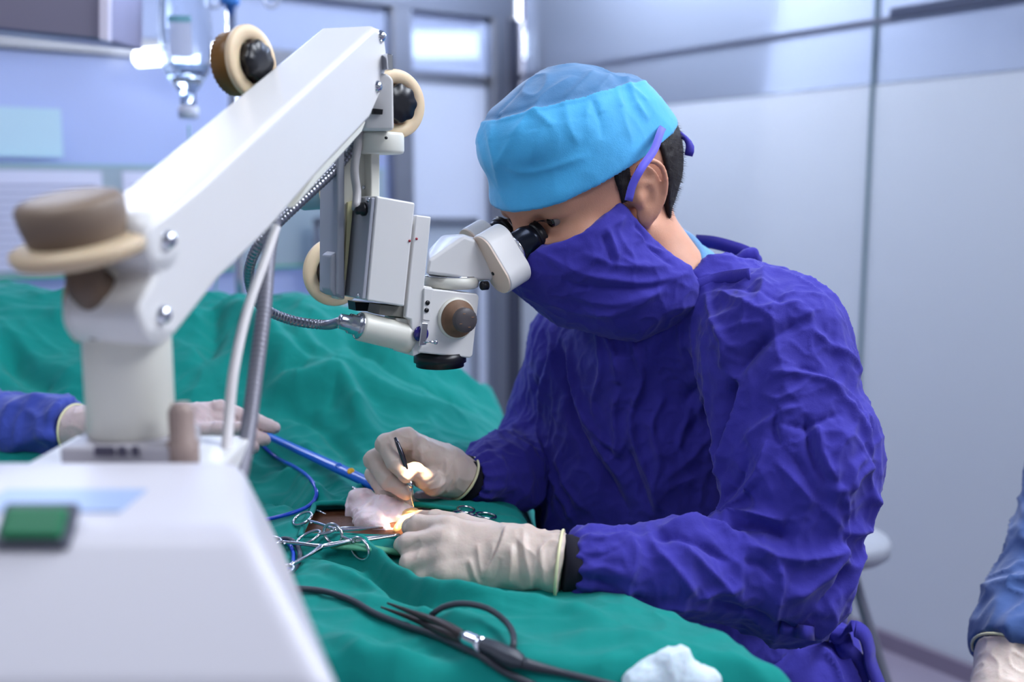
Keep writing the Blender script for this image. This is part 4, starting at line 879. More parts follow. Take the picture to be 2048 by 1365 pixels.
GC = [  # (points in the gown close-up, height, width)
 ([(840, 262), (790, 300), (700, 360), (650, 410), (622, 460)], -0.016, 0.010), ([(622, 460), (600, 560), (575, 680), (556, 790), (550, 880)], -0.022, 0.010),
 ([(860, 255), (800, 290), (720, 345)], 0.008, 0.007), ([(640, 480), (625, 560), (600, 660), (585, 760)], 0.009, 0.007),
 ([(590, 890), (610, 872), (660, 868), (720, 870), (780, 885)], 0.012, 0.008), ([(600, 905), (680, 900), (760, 925), (800, 945)], -0.010, 0.007), ([(560, 885), (600, 850), (650, 810), (700, 740)], 0.007, 0.006),
 ([(400, 915), (440, 900), (520, 892), (570, 905), (640, 940)], 0.009, 0.008), ([(380, 930), (450, 935), (540, 960), (620, 1010)], -0.008, 0.008), ([(430, 930), (520, 1000), (600, 1080), (640, 1130)], 0.007, 0.007),
 ([(960, 955), (900, 985), (820, 1000), (740, 990), (640, 960)], 0.010, 0.008), ([(955, 960), (900, 1040), (840, 1090), (760, 1110)], 0.009, 0.008), ([(740, 1060), (700, 1020), (650, 1000)], -0.006, 0.006),
 ([(740, 990), (760, 1060), (745, 1130), (740, 1200)], 0.008, 0.007), ([(560, 1130), (640, 1150), (740, 1180), (800, 1230)], -0.006, 0.007), ([(500, 1130), (580, 1100), (660, 1080)], 0.005, 0.006),
 ([(760, 590), (830, 600), (900, 580), (940, 560)], -0.006, 0.006), ([(760, 545), (740, 600), (760, 660)], -0.007, 0.005), ([(840, 560), (850, 640), (880, 730), (910, 770)], -0.008, 0.005), ([(870, 590), (885, 680), (920, 760)], 0.007, 0.005),
 ([(720, 440), (790, 440), (860, 450), (950, 500), (1000, 560)], 0.007, 0.006), ([(800, 425), (870, 440), (940, 480)], -0.005, 0.005), ([(870, 440), (940, 520), (1000, 600), (1015, 660)], 0.006, 0.006),
 ([(850, 300), (900, 350), (960, 400), (990, 470)], 0.006, 0.007), ([(700, 500), (760, 520), (830, 480), (860, 440)], 0.005, 0.005), ([(650, 640), (700, 600), (760, 560), (830, 540)], 0.006, 0.006),
 ([(720, 640), (700, 720), (660, 790)], 0.006, 0.005), ([(660, 700), (640, 760), (600, 820)], -0.005, 0.005), ([(740, 700), (800, 760), (880, 840), (940, 900)], 0.006, 0.006), ([(800, 680), (850, 780), (900, 880)], -0.006, 0.006),
 ([(940, 780), (955, 860), (950, 940)], 0.008, 0.006), ([(1020, 690), (980, 720), (950, 780), (900, 790)], 0.006, 0.006), ([(700, 260), (760, 240), (830, 230)], 0.004, 0.005), ([(560, 190), (640, 230), (720, 270), (760, 300)], 0.006, 0.006),
 ([(600, 180), (700, 200), (800, 250)], -0.004, 0.006), ([(580, 330), (640, 300), (720, 290)], 0.004, 0.005), ([(590, 300), (600, 380), (580, 430)], 0.006, 0.006), ([(540, 200), (560, 270), (600, 340), (640, 380)], 0.005, 0.005),
 ([(470, 370), (490, 430), (510, 480), (480, 540)], -0.008, 0.006), ([(455, 290), (465, 380), (490, 440)], 0.005, 0.006), ([(100, 350), (115, 440), (140, 560), (180, 660), (240, 760), (320, 885)], -0.012, 0.009),
 ([(120, 340), (140, 450), (170, 560), (230, 680), (300, 790)], 0.008, 0.008), ([(200, 290), (250, 340), (275, 400), (280, 470)], 0.008, 0.005), ([(220, 320), (235, 420), (210, 520), (220, 600)], 0.006, 0.005),
 ([(285, 480), (270, 560), (275, 640), (260, 700)], 0.006, 0.005), ([(310, 290), (330, 380), (350, 460), (320, 540)], 0.006, 0.005), ([(350, 480), (320, 560), (330, 660), (380, 780), (390, 870)], 0.007, 0.005),
 ([(300, 660), (340, 760), (400, 900)], -0.007, 0.005), ([(420, 500), (380, 600), (400, 700), (380, 800)], 0.005, 0.005), ([(500, 560), (460, 640), (480, 720)], 0.004, 0.006), ([(560, 480), (520, 560), (560, 600), (590, 540)], 0.004, 0.006),
 ([(80, 280), (85, 380), (60, 480), (40, 600), (45, 740)], 0.007, 0.006), ([(60, 300), (60, 400), (20, 520)], -0.005, 0.006), ([(45, 700), (90, 760), (130, 840), (150, 900)], 0.007, 0.006), ([(95, 680), (120, 760), (190, 860)], 0.005, 0.005),
 ([(160, 480), (180, 560), (230, 640), (290, 680)], 0.006, 0.005), ([(150, 540), (210, 640), (300, 720)], -0.004, 0.005), ([(420, 200), (440, 270), (430, 340)], 0.005, 0.006), ([(360, 240), (400, 320), (390, 400)], -0.004, 0.006),
 ([(1040, 720), (1000, 740), (960, 800)], 0.008, 0.008), ([(1030, 800), (1040, 850), (1010, 900), (960, 930)], 0.012, 0.012), ([(1000, 560), (1020, 640), (1040, 700)], 0.006, 0.006), ([(960, 1010), (940, 1080), (880, 1150)], -0.012, 0.010),
 ([(1000, 960), (980, 1060), (960, 1120)], 0.006, 0.008), ([(900, 1100), (920, 1180), (860, 1240)], 0.006, 0.008), ([(170, 940), (150, 1000), (140, 1060)], 0.004, 0.005), ([(230, 900), (260, 960), (250, 1060)], 0.004, 0.005),
 ([(300, 920), (330, 990), (300, 1080), (320, 1130)], 0.005, 0.006), ([(200, 1060), (280, 1090), (360, 1110)], -0.004, 0.005), ([(360, 920), (400, 980), (460, 1040), (520, 1120)], 0.006, 0.006), ([(330, 1130), (450, 1140), (560, 1160)], 0.004, 0.006),
 ([(160, 920), (240, 935), (330, 915)], 0.004, 0.004), ([(140, 970), (220, 990), (300, 960)], -0.003, 0.004), ([(150, 1040), (230, 1020), (300, 1050)], 0.003, 0.004)]
D = creases(V, Q, [(g6(a), h * 1.05, w_ * 0.78) for a, h, w_ in GC], N)
Rt = np.array([[0.95, -0.3, 0], [0.3, 0.95, 0], [0, 0, 1]])
st = np.array([1, 1, 0.42]); W = V @ Rt * st
Wp = W + 0.035 * np.stack([vnoise(V * 9, 1), vnoise(V * 9, 2), vnoise(V * 9, 3)], 1)
D += 0.0060 * (ridge(Wp * 9, 21, 3.0) - 0.25) + 0.0036 * (ridge(Wp * 20 + 5, 22, 3.2) - 0.2) + 0.0016 * (ridge(V * 50 + 2, 23, 2.2) - 0.3) + 0.005 * vnoise(V * 9, 30)
Wq = W + 0.022 * np.stack([vnoise(V * 16, 41), vnoise(V * 16, 42), vnoise(V * 16, 43)], 1)
D += 0.0090 * (worley(Wq * 15, 5) - 0.45) + 0.0050 * (worley(Wq * 33, 6) - 0.45)
# gathers at the two cuffs
for c, ax_ in ((P(1127, 1131, 1.005), (nW - nF)), (P(928, 958, 1.225), (fW - fM))):
    ax_ = Vector(ax_).normalized(); a_, x_, y_ = basis(ax_); q = V - A(c); s = -(q @ A(a_)); r = np.linalg.norm(q, axis=1); th = np.arctan2(q @ A(y_), q @ A(x_)); m = np.exp(-(s / 0.05) ** 2) * (r < 0.11) * (s > -0.02)
    D += m * 0.0017 * np.sin(th * 13 + 3 * vnoise(V * 25, 6)); D -= 0.005 * np.exp(-(s / 0.008) ** 2) * (r < 0.08)
# waist tie pinch
pw = P(1620, 1272, 1.30)
V = V + N * D[:, None]
gown = npobj('surgical_gown', V, Q, GOWN, BODY)
GT = BVHTree.FromPolygons([Vector(v) for v in V], [tuple(int(i) for i in q) for q in Q])
def onG(px, py, lift=0.0, dflt=1.25):
    h = GT.ray_cast(CAM, ray(px, py).normalized())
    p = h[0] if h[0] is not None else P(px, py, dflt); return p - ray(px, py).normalized() * lift
def ribbon(pts, wdt, name, m, parent, th=0.0012, nrm=None):
    path = smooth_path(pts, 0.004); mb = MB(); vs = []; n = len(path)
    for i, p in enumerate(path):
        t = (path[min(i + 1, n - 1)] - path[max(i - 1, 0)]).normalized(); nn = nrm or (CAM - p).normalized(); s = t.cross(nn).normalized()
        vs += [p - s * wdt / 2, p + s * wdt / 2]
    return obj(name, mb.add(vs, [(2 * i, 2 * i + 1, 2 * i + 3, 2 * i + 2) for i in range(n - 1)]), m, parent, solid=th)
# neckband of the gown and its tie at the nape
NB = [(1300, 600), (1370, 570), (1400, 556), (1450, 541), (1500, 530)]
ribbon([onG(a, b, 0.002, 1.2) for a, b in [(1235, 632), (1310, 606), (1390, 576), (1440, 560), (1500, 552)]], 0.017, 'neckband', GOWN, gown, 0.003)
tube_m = GOWN
ribbon([P(1392, 482, 1.34), P(1430, 486, 1.32), P(1480, 500, 1.30), P(1505, 512, 1.29)], 0.016, 'nape_tie', GOWN, gown, 0.003)
def blob(name, fn, c, rad, m, parent, h=0.0022, disp=None, subsurf=0):
    c = A(c); V, Q = nets(fn, c - rad, c + rad, h); N = vnormals(V, Q)
    if disp: V = V + N * disp(V)[:, None]
    return npobj(name, V, Q, m, parent, subsurf)
kn_c = P(1497, 515, 1.285)
blob('nape_knot', lambda p: smin(cone(p, P(1480, 522, 1.28), P(1505, 506, 1.28), 0.008, 0.007), cone(p, P(1495, 510, 1.28), P(1512, 520, 1.285), 0.007, 0.008), 0.006), kn_c, 0.045, GOWN, gown, 0.002, lambda V: 0.0015 * vnoise(V * 120, 3))
blob('nape_flap', lambda p: smin(cone(p, P(1500, 530, 1.29), P(1560, 555, 1.28), 0.008, 0.011), cone(p, P(1560, 555, 1.28), P(1600, 588, 1.26), 0.011, 0.007), 0.01), P(1550, 555, 1.28), 0.075, GOWN, gown, 0.0025, lambda V: 0.003 * vnoise(V * 60, 3))
# inner shirt collar
CB = mat('steel_blue_rib', (74, 136, 188), 0.8, sheen=0.3, bump=[('noise', 400, 0.0006)])
mb = MB(); tube(mb, [P(1358, 462, 1.33), P(1385, 480, 1.29), P(1403, 505, 1.25), P(1411, 540, 1.215), P(1400, 575, 1.20)], 0.0060, 14, flat=((0.3, -0.8, 0.4), 0.8)); obj('shirt_collar', mb, CB, BODY)
mb = MB(); tube(mb, [P(1378, 490, 1.345), P(1400, 500, 1.31), P(1425, 522, 1.27), P(1440, 545, 1.235)], 0.0125, 14, flat=((0.3, -0.6, 0.7), 0.5)); obj('shirt_yoke', mb, mat('light_steel_blue', (96, 160, 206), 0.8, sheen=0.3), BODY)
# waist tie with its bow
ribbon([onG(1560, 1255, 0.003), onG(1590, 1262, 0.004), onG(1625, 1268, 0.004), onG(1660, 1272, 0.004), P(1685, 1276, 1.24)], 0.014, 'waist_tie', GOWN, gown, 0.003)
mb = MB(); k0 = P(1684, 1275, 1.235)
blob('tie_knot', lambda p: smin(cone(p, P(1672, 1272, 1.235), P(1692, 1286, 1.235), 0.010, 0.009), ell(p, P(1684, 1268, 1.235), (0.008, 0.008, 0.008)), 0.005), k0, 0.04, GOWN, gown, 0.002, lambda V: 0.002 * vnoise(V * 110, 5))
ribbon([k0, P(1705, 1258, 1.22), P(1728, 1270, 1.22), P(1738, 1300, 1.22), P(1742, 1330, 1.22), P(1770, 1400, 1.22)], 0.020, 'tie_end', GOWN, gown, 0.003, Vector((0.5, -0.8, 0.3)))
ribbon([k0, P(1692, 1300, 1.22), P(1716, 1330, 1.225), P(1722, 1400, 1.23)], 0.022, 'tie_end', GOWN, gown, 0.003, Vector((-0.4, -0.9, 0.1)))
def skirt_sdf(p):
    d = smin(cone(p, P(1570, 1300, 1.29), P(1560, 1560, 1.24), 0.088, 0.12), cone(p, P(1450, 1300, 1.33), P(1400, 1560, 1.30), 0.10, 0.12), 0.05); return smax(d, (p[:, 2] - P(1600, 1280, 1.25).z), 0.03)
blob('gown_skirt', skirt_sdf, P(1520, 1420, 1.28), 0.26, GOWN, gown, 0.004, lambda V: 0.009 * ridge(V * np.array([26, 26, 4]) + 0.4 * vnoise(V * 8, 3)[:, None], 51, 1.4) + 0.003 * vnoise(V * 30, 2))

# ---- mask
MASK = GOWN
MU = [P(1062, 516, 1.150), P(1150, 470, 1.115), P(1262, 404, 1.125)]
mn = (MU[2] - MU[0]).cross(LH).normalized(); mn = mn if mn.z > 0 else -mn
def cplane(a, b):
    n = ray(*a).cross(ray(*b)).normalized(); return n if n.z > 0 else -n
mn1 = cplane((1062, 506), (1168, 462)); mn2 = cplane((1168, 462), (1257, 394))
MR = [P(1257, 398, 1.12), P(1298, 480, 1.14), P(1400, 552, 1.18)]
mr = (MR[2] - MR[0]).cross(Vector((-0.25, 1, 0.1))).normalized(); mr = mr if mr.x > 0 else -mr
def mask_sdf(p):
    d = he(p, (-0.044, 0, -0.046), (0.080, 0.080, 0.078))
    d = smin(d, cone(p, Hd(-0.002, 0, -0.040), Hd(-0.03, 0, -0.085), 0.034, 0.040), 0.03)
    d = smin(d, cone(p, Hd(-0.060, 0.010, -0.070), P(1255, 575, 1.215), 0.062, 0.062), 0.04)
    d = smin(d, cone(p, P(1180, 560, 1.225), P(1340, 580, 1.20), 0.045, 0.034), 0.03)
    d = smin(d, cone(p, Hd(-0.100, 0.060, -0.014), Hd(-0.075, 0.052, -0.060), 0.020, 0.03), 0.02)
    d = smax(d, np.minimum(plane_side(p, CAM, mn1), plane_side(p, CAM, mn2)), 0.003)
    d = smax(d, plane_side(p, MR[0], mr), 0.004)
    return np.maximum(d, -(d + 0.006) + 0.0 * d)
MC = [([(980 + a / 3.9, 300 + b / 3.9) for a, b in l], h, w_) for l, h, w_ in [
 ([(1100, 440), (1120, 560), (1200, 660), (1240, 740)], -0.004, 0.004), ([(900, 600), (960, 740), (1000, 880)], 0.005, 0.005), ([(890, 660), (920, 780), (960, 900)], -0.004, 0.004), ([(700, 800), (850, 850), (1000, 900), (1180, 920), (1420, 900)], 0.004, 0.005),
 ([(600, 900), (720, 960), (900, 1000), (1200, 1040), (1500, 980)], 0.004, 0.005), ([(560, 1010), (700, 1050), (900, 1080), (1200, 1080), (1450, 1030)], -0.004, 0.005), ([(620, 1130), (800, 1180), (1000, 1200), (1200, 1150), (1400, 1090)], 0.004, 0.006),
 ([(1180, 700), (1280, 780), (1380, 860), (1450, 900)], -0.004, 0.005), ([(1130, 620), (1250, 740), (1380, 800)], 0.004, 0.004), ([(1030, 830), (1130, 900), (1250, 880)], 0.003, 0.004), ([(480, 830), (620, 960), (760, 1080)], 0.002, 0.006), ([(700, 1230), (860, 1280), (1000, 1270)], 0.003, 0.006), ([(1040, 520), (1000, 640), (1060, 760), (1150, 860)], 0.003, 0.005)]]
V, Q = nets(mask_sdf, (-0.06, 0.98, 1.00), (0.26, 1.36, 1.26), 0.0022)
V = relax(V, Q, 1, 0.4); N = vnormals(V, Q); D = creases(V, Q, MC, N); W = V * np.array([0.7, 0.7, 1.5]); D += 0.0030 * (ridge(W * 16 + 0.4 * vnoise(V * 12, 4)[:, None], 61, 2) - 0.3) + 0.0014 * (ridge(V * 42, 62, 2) - 0.3)
D += 0.0034 * (worley(W * 20 + 0.3 * vnoise(V * 20, 9)[:, None], 8) - 0.45)
V = V + N * D[:, None]
msk = npobj('face_mask', V, Q, MASK, BODY)
STRAP = mat('violet_strap', (84, 78, 206), 0.7, sheen=0.3)
HT = BVHTree.FromPolygons([Vector(v) for v in (V)], [tuple(int(i) for i in q) for q in Q])
ribbon([P(1257, 402, 1.112), P(1266, 368, 1.112), P(1284, 335, 1.116), P(1308, 300, 1.14), P(1322, 262, 1.18), P(1330, 250, 1.24)], 0.0085, 'mask_strap', STRAP, msk, 0.0012)
mb = MB(); tube(mb, [P(1336, 260, 1.27), P(1354, 266, 1.25), P(1372, 278, 1.24), P(1380, 294, 1.235), P(1377, 312, 1.235)], lambda t: 0.0042 + 0.0012 * math.sin(9 * t), 12); obj('strap_end', mb, mat('violet_strap_dark', (56, 50, 160), 0.7), msk)

# ------------------------------------------------------------------ gloves
LATEX = mat('cream_latex_glove', (204, 186, 174), 0.42, sub=0.18, spec=0.4, var=(0.05, 30), bump=[('noise', 220, 0.0004)])
RIM = mat('yellow_latex_rim', (226, 220, 176), 0.5)
def chain(p, pts, rs, k=0.004):
    d = None
    for i in range(len(pts) - 1):
        x = cone(p, pts[i], pts[i + 1], rs[i], rs[i + 1]); d = x if d is None else smin(d, x, k)
    return d
# near hand: a loose fist, back to the camera, fingers curling away toward the wound
def z3(l): return [P(680 + a / 3.5, 830 + b / 3.5, d) for a, b, d in l]
def near_hand(p):
    w0 = P(1030, 1120, 1.012)
    d = cone(p, P(1122, 1130, 1.005), P(1030, 1118, 1.012), 0.0318, 0.0285)
    d = smin(d, cone(p, P(1030, 1095, 1.02), P(890, 1066, 1.035), 0.0205, 0.0150), 0.018)
    d = smin(d, cone(p, P(1030, 1125, 1.01), P(890, 1105, 1.015), 0.0235, 0.0160), 0.014)
    d = smin(d, cone(p, P(1025, 1150, 1.005), P(890, 1145, 1.00), 0.0180, 0.0150), 0.012)
    d = smin(d, cone(p, P(1010, 1105, 1.04), P(900, 1100, 1.055), 0.020, 0.016), 0.012)
    fingers = [([P(900, 1058, 1.035), P(835, 1052, 1.055), P(822, 1055, 1.09), P(838, 1050, 1.12)], (0.0135, 0.0112, 0.0095, 0.0075)),
               ([P(892, 1082, 1.02), P(818, 1090, 1.030), P(808, 1092, 1.065), P(835, 1082, 1.09)], (0.0145, 0.0118, 0.0100, 0.0082)),
               ([P(890, 1112, 1.01), P(822, 1128, 1.015), P(818, 1130, 1.045), P(850, 1115, 1.07)], (0.0140, 0.0115, 0.0098, 0.0080)),
               ([P(892, 1148, 1.00), P(848, 1158, 1.005), P(850, 1160, 1.03), P(880, 1145, 1.05)], (0.0130, 0.0105, 0.0090, 0.0075))]
    for pts, rs in fingers: d = smin(d, chain(p, pts, rs), 0.0045)
    d = smin(d, chain(p, [P(985, 1075, 1.04), P(925, 1052, 1.075), P(872, 1040, 1.105), P(842, 1036, 1.13)], (0.016, 0.0125, 0.0105, 0.0085)), 0.005)
    ax_ = (P(1125, 1130, 1.005) - P(1030, 1118, 1.012)).normalized()
    return smax(d, plane_side(p, P(1124, 1130, 1.005), ax_), 0.002)
V, Q = nets(near_hand, A(P(960, 1100, 1.04)) - np.array([0.12, 0.10, 0.09]), A(P(960, 1100, 1.04)) + np.array([0.12, 0.13, 0.09]), 0.0013)
N = vnormals(V, Q)
NC = [(z3_, h, w_) for z3_, h, w_ in [([(680 + a / 3.5, 830 + b / 3.5) for a, b in l], h, w_) for l, h, w_ in [
 ([(1170, 770), (1130, 900), (1060, 1040), (1000, 1160)], 0.003, 0.0035), ([(1140, 790), (1090, 930), (1020, 1090)], -0.0022, 0.003), ([(1280, 800), (1290, 960), (1330, 1120), (1340, 1240)], 0.0026, 0.0032), ([(1200, 900), (1200, 1050), (1180, 1200)], 0.0026, 0.0032),
 ([(1240, 860), (1250, 1020), (1270, 1200)], -0.002, 0.003), ([(900, 1000), (940, 1120), (980, 1200)], 0.0018, 0.0026), ([(880, 1040), (910, 1150), (950, 1220)], -0.0016, 0.0026), ([(960, 900), (980, 1050), (1000, 1150)], 0.0018, 0.0026), ([(1400, 900), (1420, 1060), (1440, 1220)], 0.002, 0.003),
 ([(520, 700), (450, 760), (400, 850)], -0.0015, 0.003), ([(560, 880), (500, 920), (430, 960)], -0.0015, 0.003), ([(580, 900), (540, 1000), (500, 1060)], 0.001, 0.003), ([(1120, 1000), (1100, 1120), (1060, 1210)], -0.0018, 0.003), ([(1080, 900), (1050, 1020), (1000, 1110)], 0.0015, 0.0025)]]]
D = creases(V, Q, NC, N); aw = np.clip((V @ A((nW - nF).normalized() * -1) - A(P(960, 1110, 1.02)) @ A((nW - nF).normalized() * -1)) / 0.05, 0, 1)
D += aw * 0.0026 * ridge(V * np.array([48, 48, 14]), 71, 1.6) + 0.0007 * vnoise(V * 90, 3)
V = V + N * D[:, None]
gl = npobj('glove', V, Q, LATEX, BODY)
def rim(c, axis, rx, ry, parent, m=RIM, r=0.0016):
    a, x, y = basis(axis, (0, 0, 1)); mb = MB(); tube(mb, [c + x * math.cos(t) * rx + y * math.sin(t) * ry for t in [2 * math.pi * i / 36 for i in range(36)]], r, 8, closed=True, smoothp=False); return obj('cuff_rim', mb, m, parent)
rim(P(1119, 1130, 1.005), P(1125, 1130, 1.005) - P(1030, 1118, 1.012), 0.0340, 0.0335, gl)
mb = MB(); lathe(mb, P(1118, 1130, 1.005), (nF - nW), [(0.026, 0), (0.0300, 0.001), (0.0300, 0.018), (0.028, 0.019)], 36); obj('cuff_shade_band', mb, mat('shaded_inner_cuff', (14, 11, 30), 0.9), gown)  # near-black colour paints the shade inside the sleeve end
mb = MB()
for a, b, r in ((824, 1106, 0.0016), (852, 1105, 0.0012)):
    pass
# far hand: bent knuckles, thumb and forefinger closed round the instrument
def far_hand(p):
    ax_ = (P(925, 957, 1.228) - P(880, 930, 1.215)).normalized()
    d = cone(p, P(926, 958, 1.23), P(888, 938, 1.215), 0.0275, 0.0255)
    d = smin(d, cone(p, P(890, 935, 1.215), P(812, 885, 1.205), 0.0245, 0.0165), 0.014)
    d = smin(d, cone(p, P(885, 955, 1.215), P(800, 915, 1.225), 0.021, 0.017), 0.012)
    d = smin(d, cone(p, P(880, 955, 1.21), P(790, 925, 1.24), 0.017, 0.016), 0.012)
    idx = [P(812, 880, 1.195), P(771, 889, 1.18), P(790, 925, 1.165), P(812, 953, 1.158)]
    mid = [P(800, 895, 1.21), P(748, 921, 1.195), P(775, 962, 1.175), P(813, 986, 1.165)]
    rng_ = [P(792, 912, 1.225), P(750, 950, 1.215), P(770, 985, 1.195), P(815, 1003, 1.18)]
    lit = [P(790, 935, 1.235), P(765, 970, 1.23), P(790, 1000, 1.21), P(832, 1012, 1.19)]
    th = [P(890, 955, 1.205), P(868, 968, 1.19), P(850, 958, 1.175), P(829, 941, 1.165)]
    d = smin(d, chain(p, idx, (0.0150, 0.0112, 0.0098, 0.0082)), 0.005)
    d = smin(d, chain(p, mid, (0.0150, 0.0115, 0.0102, 0.0085)), 0.0035)
    d = smin(d, chain(p, rng_, (0.0150, 0.0112, 0.0098, 0.0082)), 0.0035)
    d = smin(d, chain(p, lit, (0.0140, 0.0100, 0.0085, 0.0072)), 0.0035)
    d = smin(d, chain(p, th, (0.017, 0.0145, 0.0115, 0.0092)), 0.005)
    return smax(d, plane_side(p, P(926, 958, 1.228), ax_), 0.002)
c_ = P(835, 940, 1.20)
V, Q = nets(far_hand, A(c_) - 0.095, A(c_) + 0.095, 0.0013)
N = vnormals(V, Q)
FC = [([(680 + a / 3.5, 830 + b / 3.5) for a, b in l], h, w_) for l, h, w_ in [([(500, 130), (510, 240), (500, 320)], 0.0012, 0.0025), ([(560, 180), (570, 300), (560, 360)], 0.001, 0.0025), ([(620, 440), (680, 400), (720, 340)], 0.0012, 0.0022), ([(610, 520), (680, 510), (740, 460)], 0.0012, 0.0022), ([(590, 480), (660, 450), (700, 400)], -0.001, 0.002), ([(740, 300), (745, 420), (700, 520)], 0.0015, 0.0025), ([(790, 320), (800, 440), (760, 540)], -0.0014, 0.0025), ([(260, 290), (300, 340), (350, 420)], -0.0012, 0.003)]]
D = creases(V, Q, FC, N) + 0.0007 * vnoise(V * 100, 5) + 0.0008 * ridge(V * 60, 72, 2) - 0.0003
V = V + N * D[:, None]
gl2 = npobj('glove', V, Q, LATEX, BODY)
rim(P(926, 958, 1.229), (P(925, 957, 1.228) - P(880, 930, 1.215)), 0.0285, 0.028, gl2)
mb = MB(); lathe(mb, P(924, 957, 1.228), (fM - fW), [(0.022, -0.004), (0.0272, -0.002), (0.0272, 0.022), (0.024, 0.023)], 36); obj('cuff_shade_band', mb, mat('shaded_inner_cuff', (14, 11, 30), 0.9), gown)  # far sleeve end, its inner shade painted in the same near-black
# ------------------------------------------------------------------ things on the drape
def sheet_blob(name, fn, c, rad, m, label, cat, h=0.0016, amp=0.0034, seed=80, group=None):
    c = A(c); V, Q = nets(fn, c - np.array(rad), c + np.array(rad), h); V = relax(V, Q, 1, 0.4); N = vnormals(V, Q)
    W = V + 0.012 * np.stack([vnoise(V * 30, 1), vnoise(V * 30, 2), vnoise(V * 30, 3)], 1)
    V = V + N * (amp * (ridge(W * 34, seed, 1.6) - 0.3) + amp * 0.5 * (ridge(W * 80, seed + 1, 1.8) - 0.3))[:, None]
    return meta(npobj(name, V, Q, m), label, cat, group)
GZ = mat('damp_white_gauze', (234, 216, 222), 0.85, sub=0.3, sheen=0.2, var=(0.10, 26), bump=[('noise', 1500, 0.0003), ('noise', 120, 0.0012)])
def gz1(p):
    d = cone(p, P(722, 1008, 1.19), P(735, 1038, 1.165), 0.016, 0.014)
    d = smin(d, cone(p, P(735, 1002, 1.20), P(790, 1040, 1.165), 0.010, 0.014), 0.012)
    d = smin(d, cone(p, P(735, 1040, 1.15), P(782, 1066, 1.135), 0.013, 0.006), 0.012)
    d = smin(d, cone(p, P(770, 1015, 1.18), P(812, 1024, 1.18), 0.012, 0.012), 0.010)
    for a, b in ((712, 990), (708, 1030)): d = smin(d, ell(p, P(a, b, 1.18), (0.008, 0.006, 0.007)), 0.008)
    return smax(d, -cone(p, P(728, 990, 1.15), P(765, 1020, 1.14), 0.007, 0.006), 0.008)
sheet_blob('gauze_pad', gz1, P(762, 1030, 1.165), (0.055, 0.06, 0.045), GZ, 'crumpled blood-tinged white gauze left of the wound beneath the far gloved hand', 'gauze')
def gz2(p):
    d = cone(p, P(845, 1006, 1.225), P(900, 994, 1.235), 0.013, 0.011)
    d = smin(d, cone(p, P(850, 1022, 1.205), P(902, 1010, 1.225), 0.010, 0.009), 0.012)
    return smin(d, cone(p, P(900, 985, 1.235), P(916, 985, 1.24), 0.008, 0.004), 0.008)
sheet_blob('gauze_pad', gz2, P(878, 1005, 1.22), (0.05, 0.05, 0.035), GZ, 'white gauze pad right of the wound, between the two gloved hands', 'gauze', seed=90)
WOUND = mat('pale_wet_tissue', (232, 190, 130), 0.25, spec=0.7, sub=0.3, var=(0.2, 120))
def wd(p):
    d = ell(p, P(820, 1030, 1.168), (0.014, 0.014, 0.007)); return smin(d, cone(p, P(806, 1040, 1.15), P(792, 1062, 1.13), 0.005, 0.004), 0.006)
sheet_blob('wound_tissue', wd, P(812, 1040, 1.155), (0.03, 0.04, 0.025), WOUND, 'pale lit wound tissue between the two gloved hands', 'wound', 0.0014, 0.0012)
RIMG = mat('pale_green_towel', (78, 150, 118), 0.8, var=(0.12, 40), bump=[('noise', 300, 0.0006)])
mb = MB(); tube(mb, [onD(a, b, 0.001) for a, b in [(672, 1092), (730, 1096), (800, 1106)]], 0.0085, 14, flat=((0, 0, 1), 0.35)); meta(obj('towel_edge', mb, RIMG), 'pale green folded towel edge along the front of the wound opening', 'towel')
GW = mat('bluish_white_gauze', (206, 222, 232), 0.85, sub=0.3, bump=[('noise', 300, 0.0008)])
b0 = onD(1345, 1345)
def gz3(p):
    d = cone(p, onD(1300, 1352, 0.004), onD(1350, 1335, 0.012), 0.013, 0.014); d = smin(d, cone(p, onD(1340, 1325, 0.014), onD(1362, 1312, 0.022), 0.010, 0.008), 0.006)
    d = smin(d, cone(p, onD(1350, 1352, 0.008), onD(1420, 1358, 0.006), 0.013, 0.008), 0.008); return smin(d, cone(p, onD(1280, 1372, 0.004), onD(1400, 1380, 0.004), 0.014, 0.012), 0.01)
sheet_blob('gauze_pad', gz3, b0, (0.075, 0.06, 0.05), GW, 'bluish white crumpled gauze at the bottom edge of the photo on the green drape', 'gauze', 0.002, 0.0022, 95)

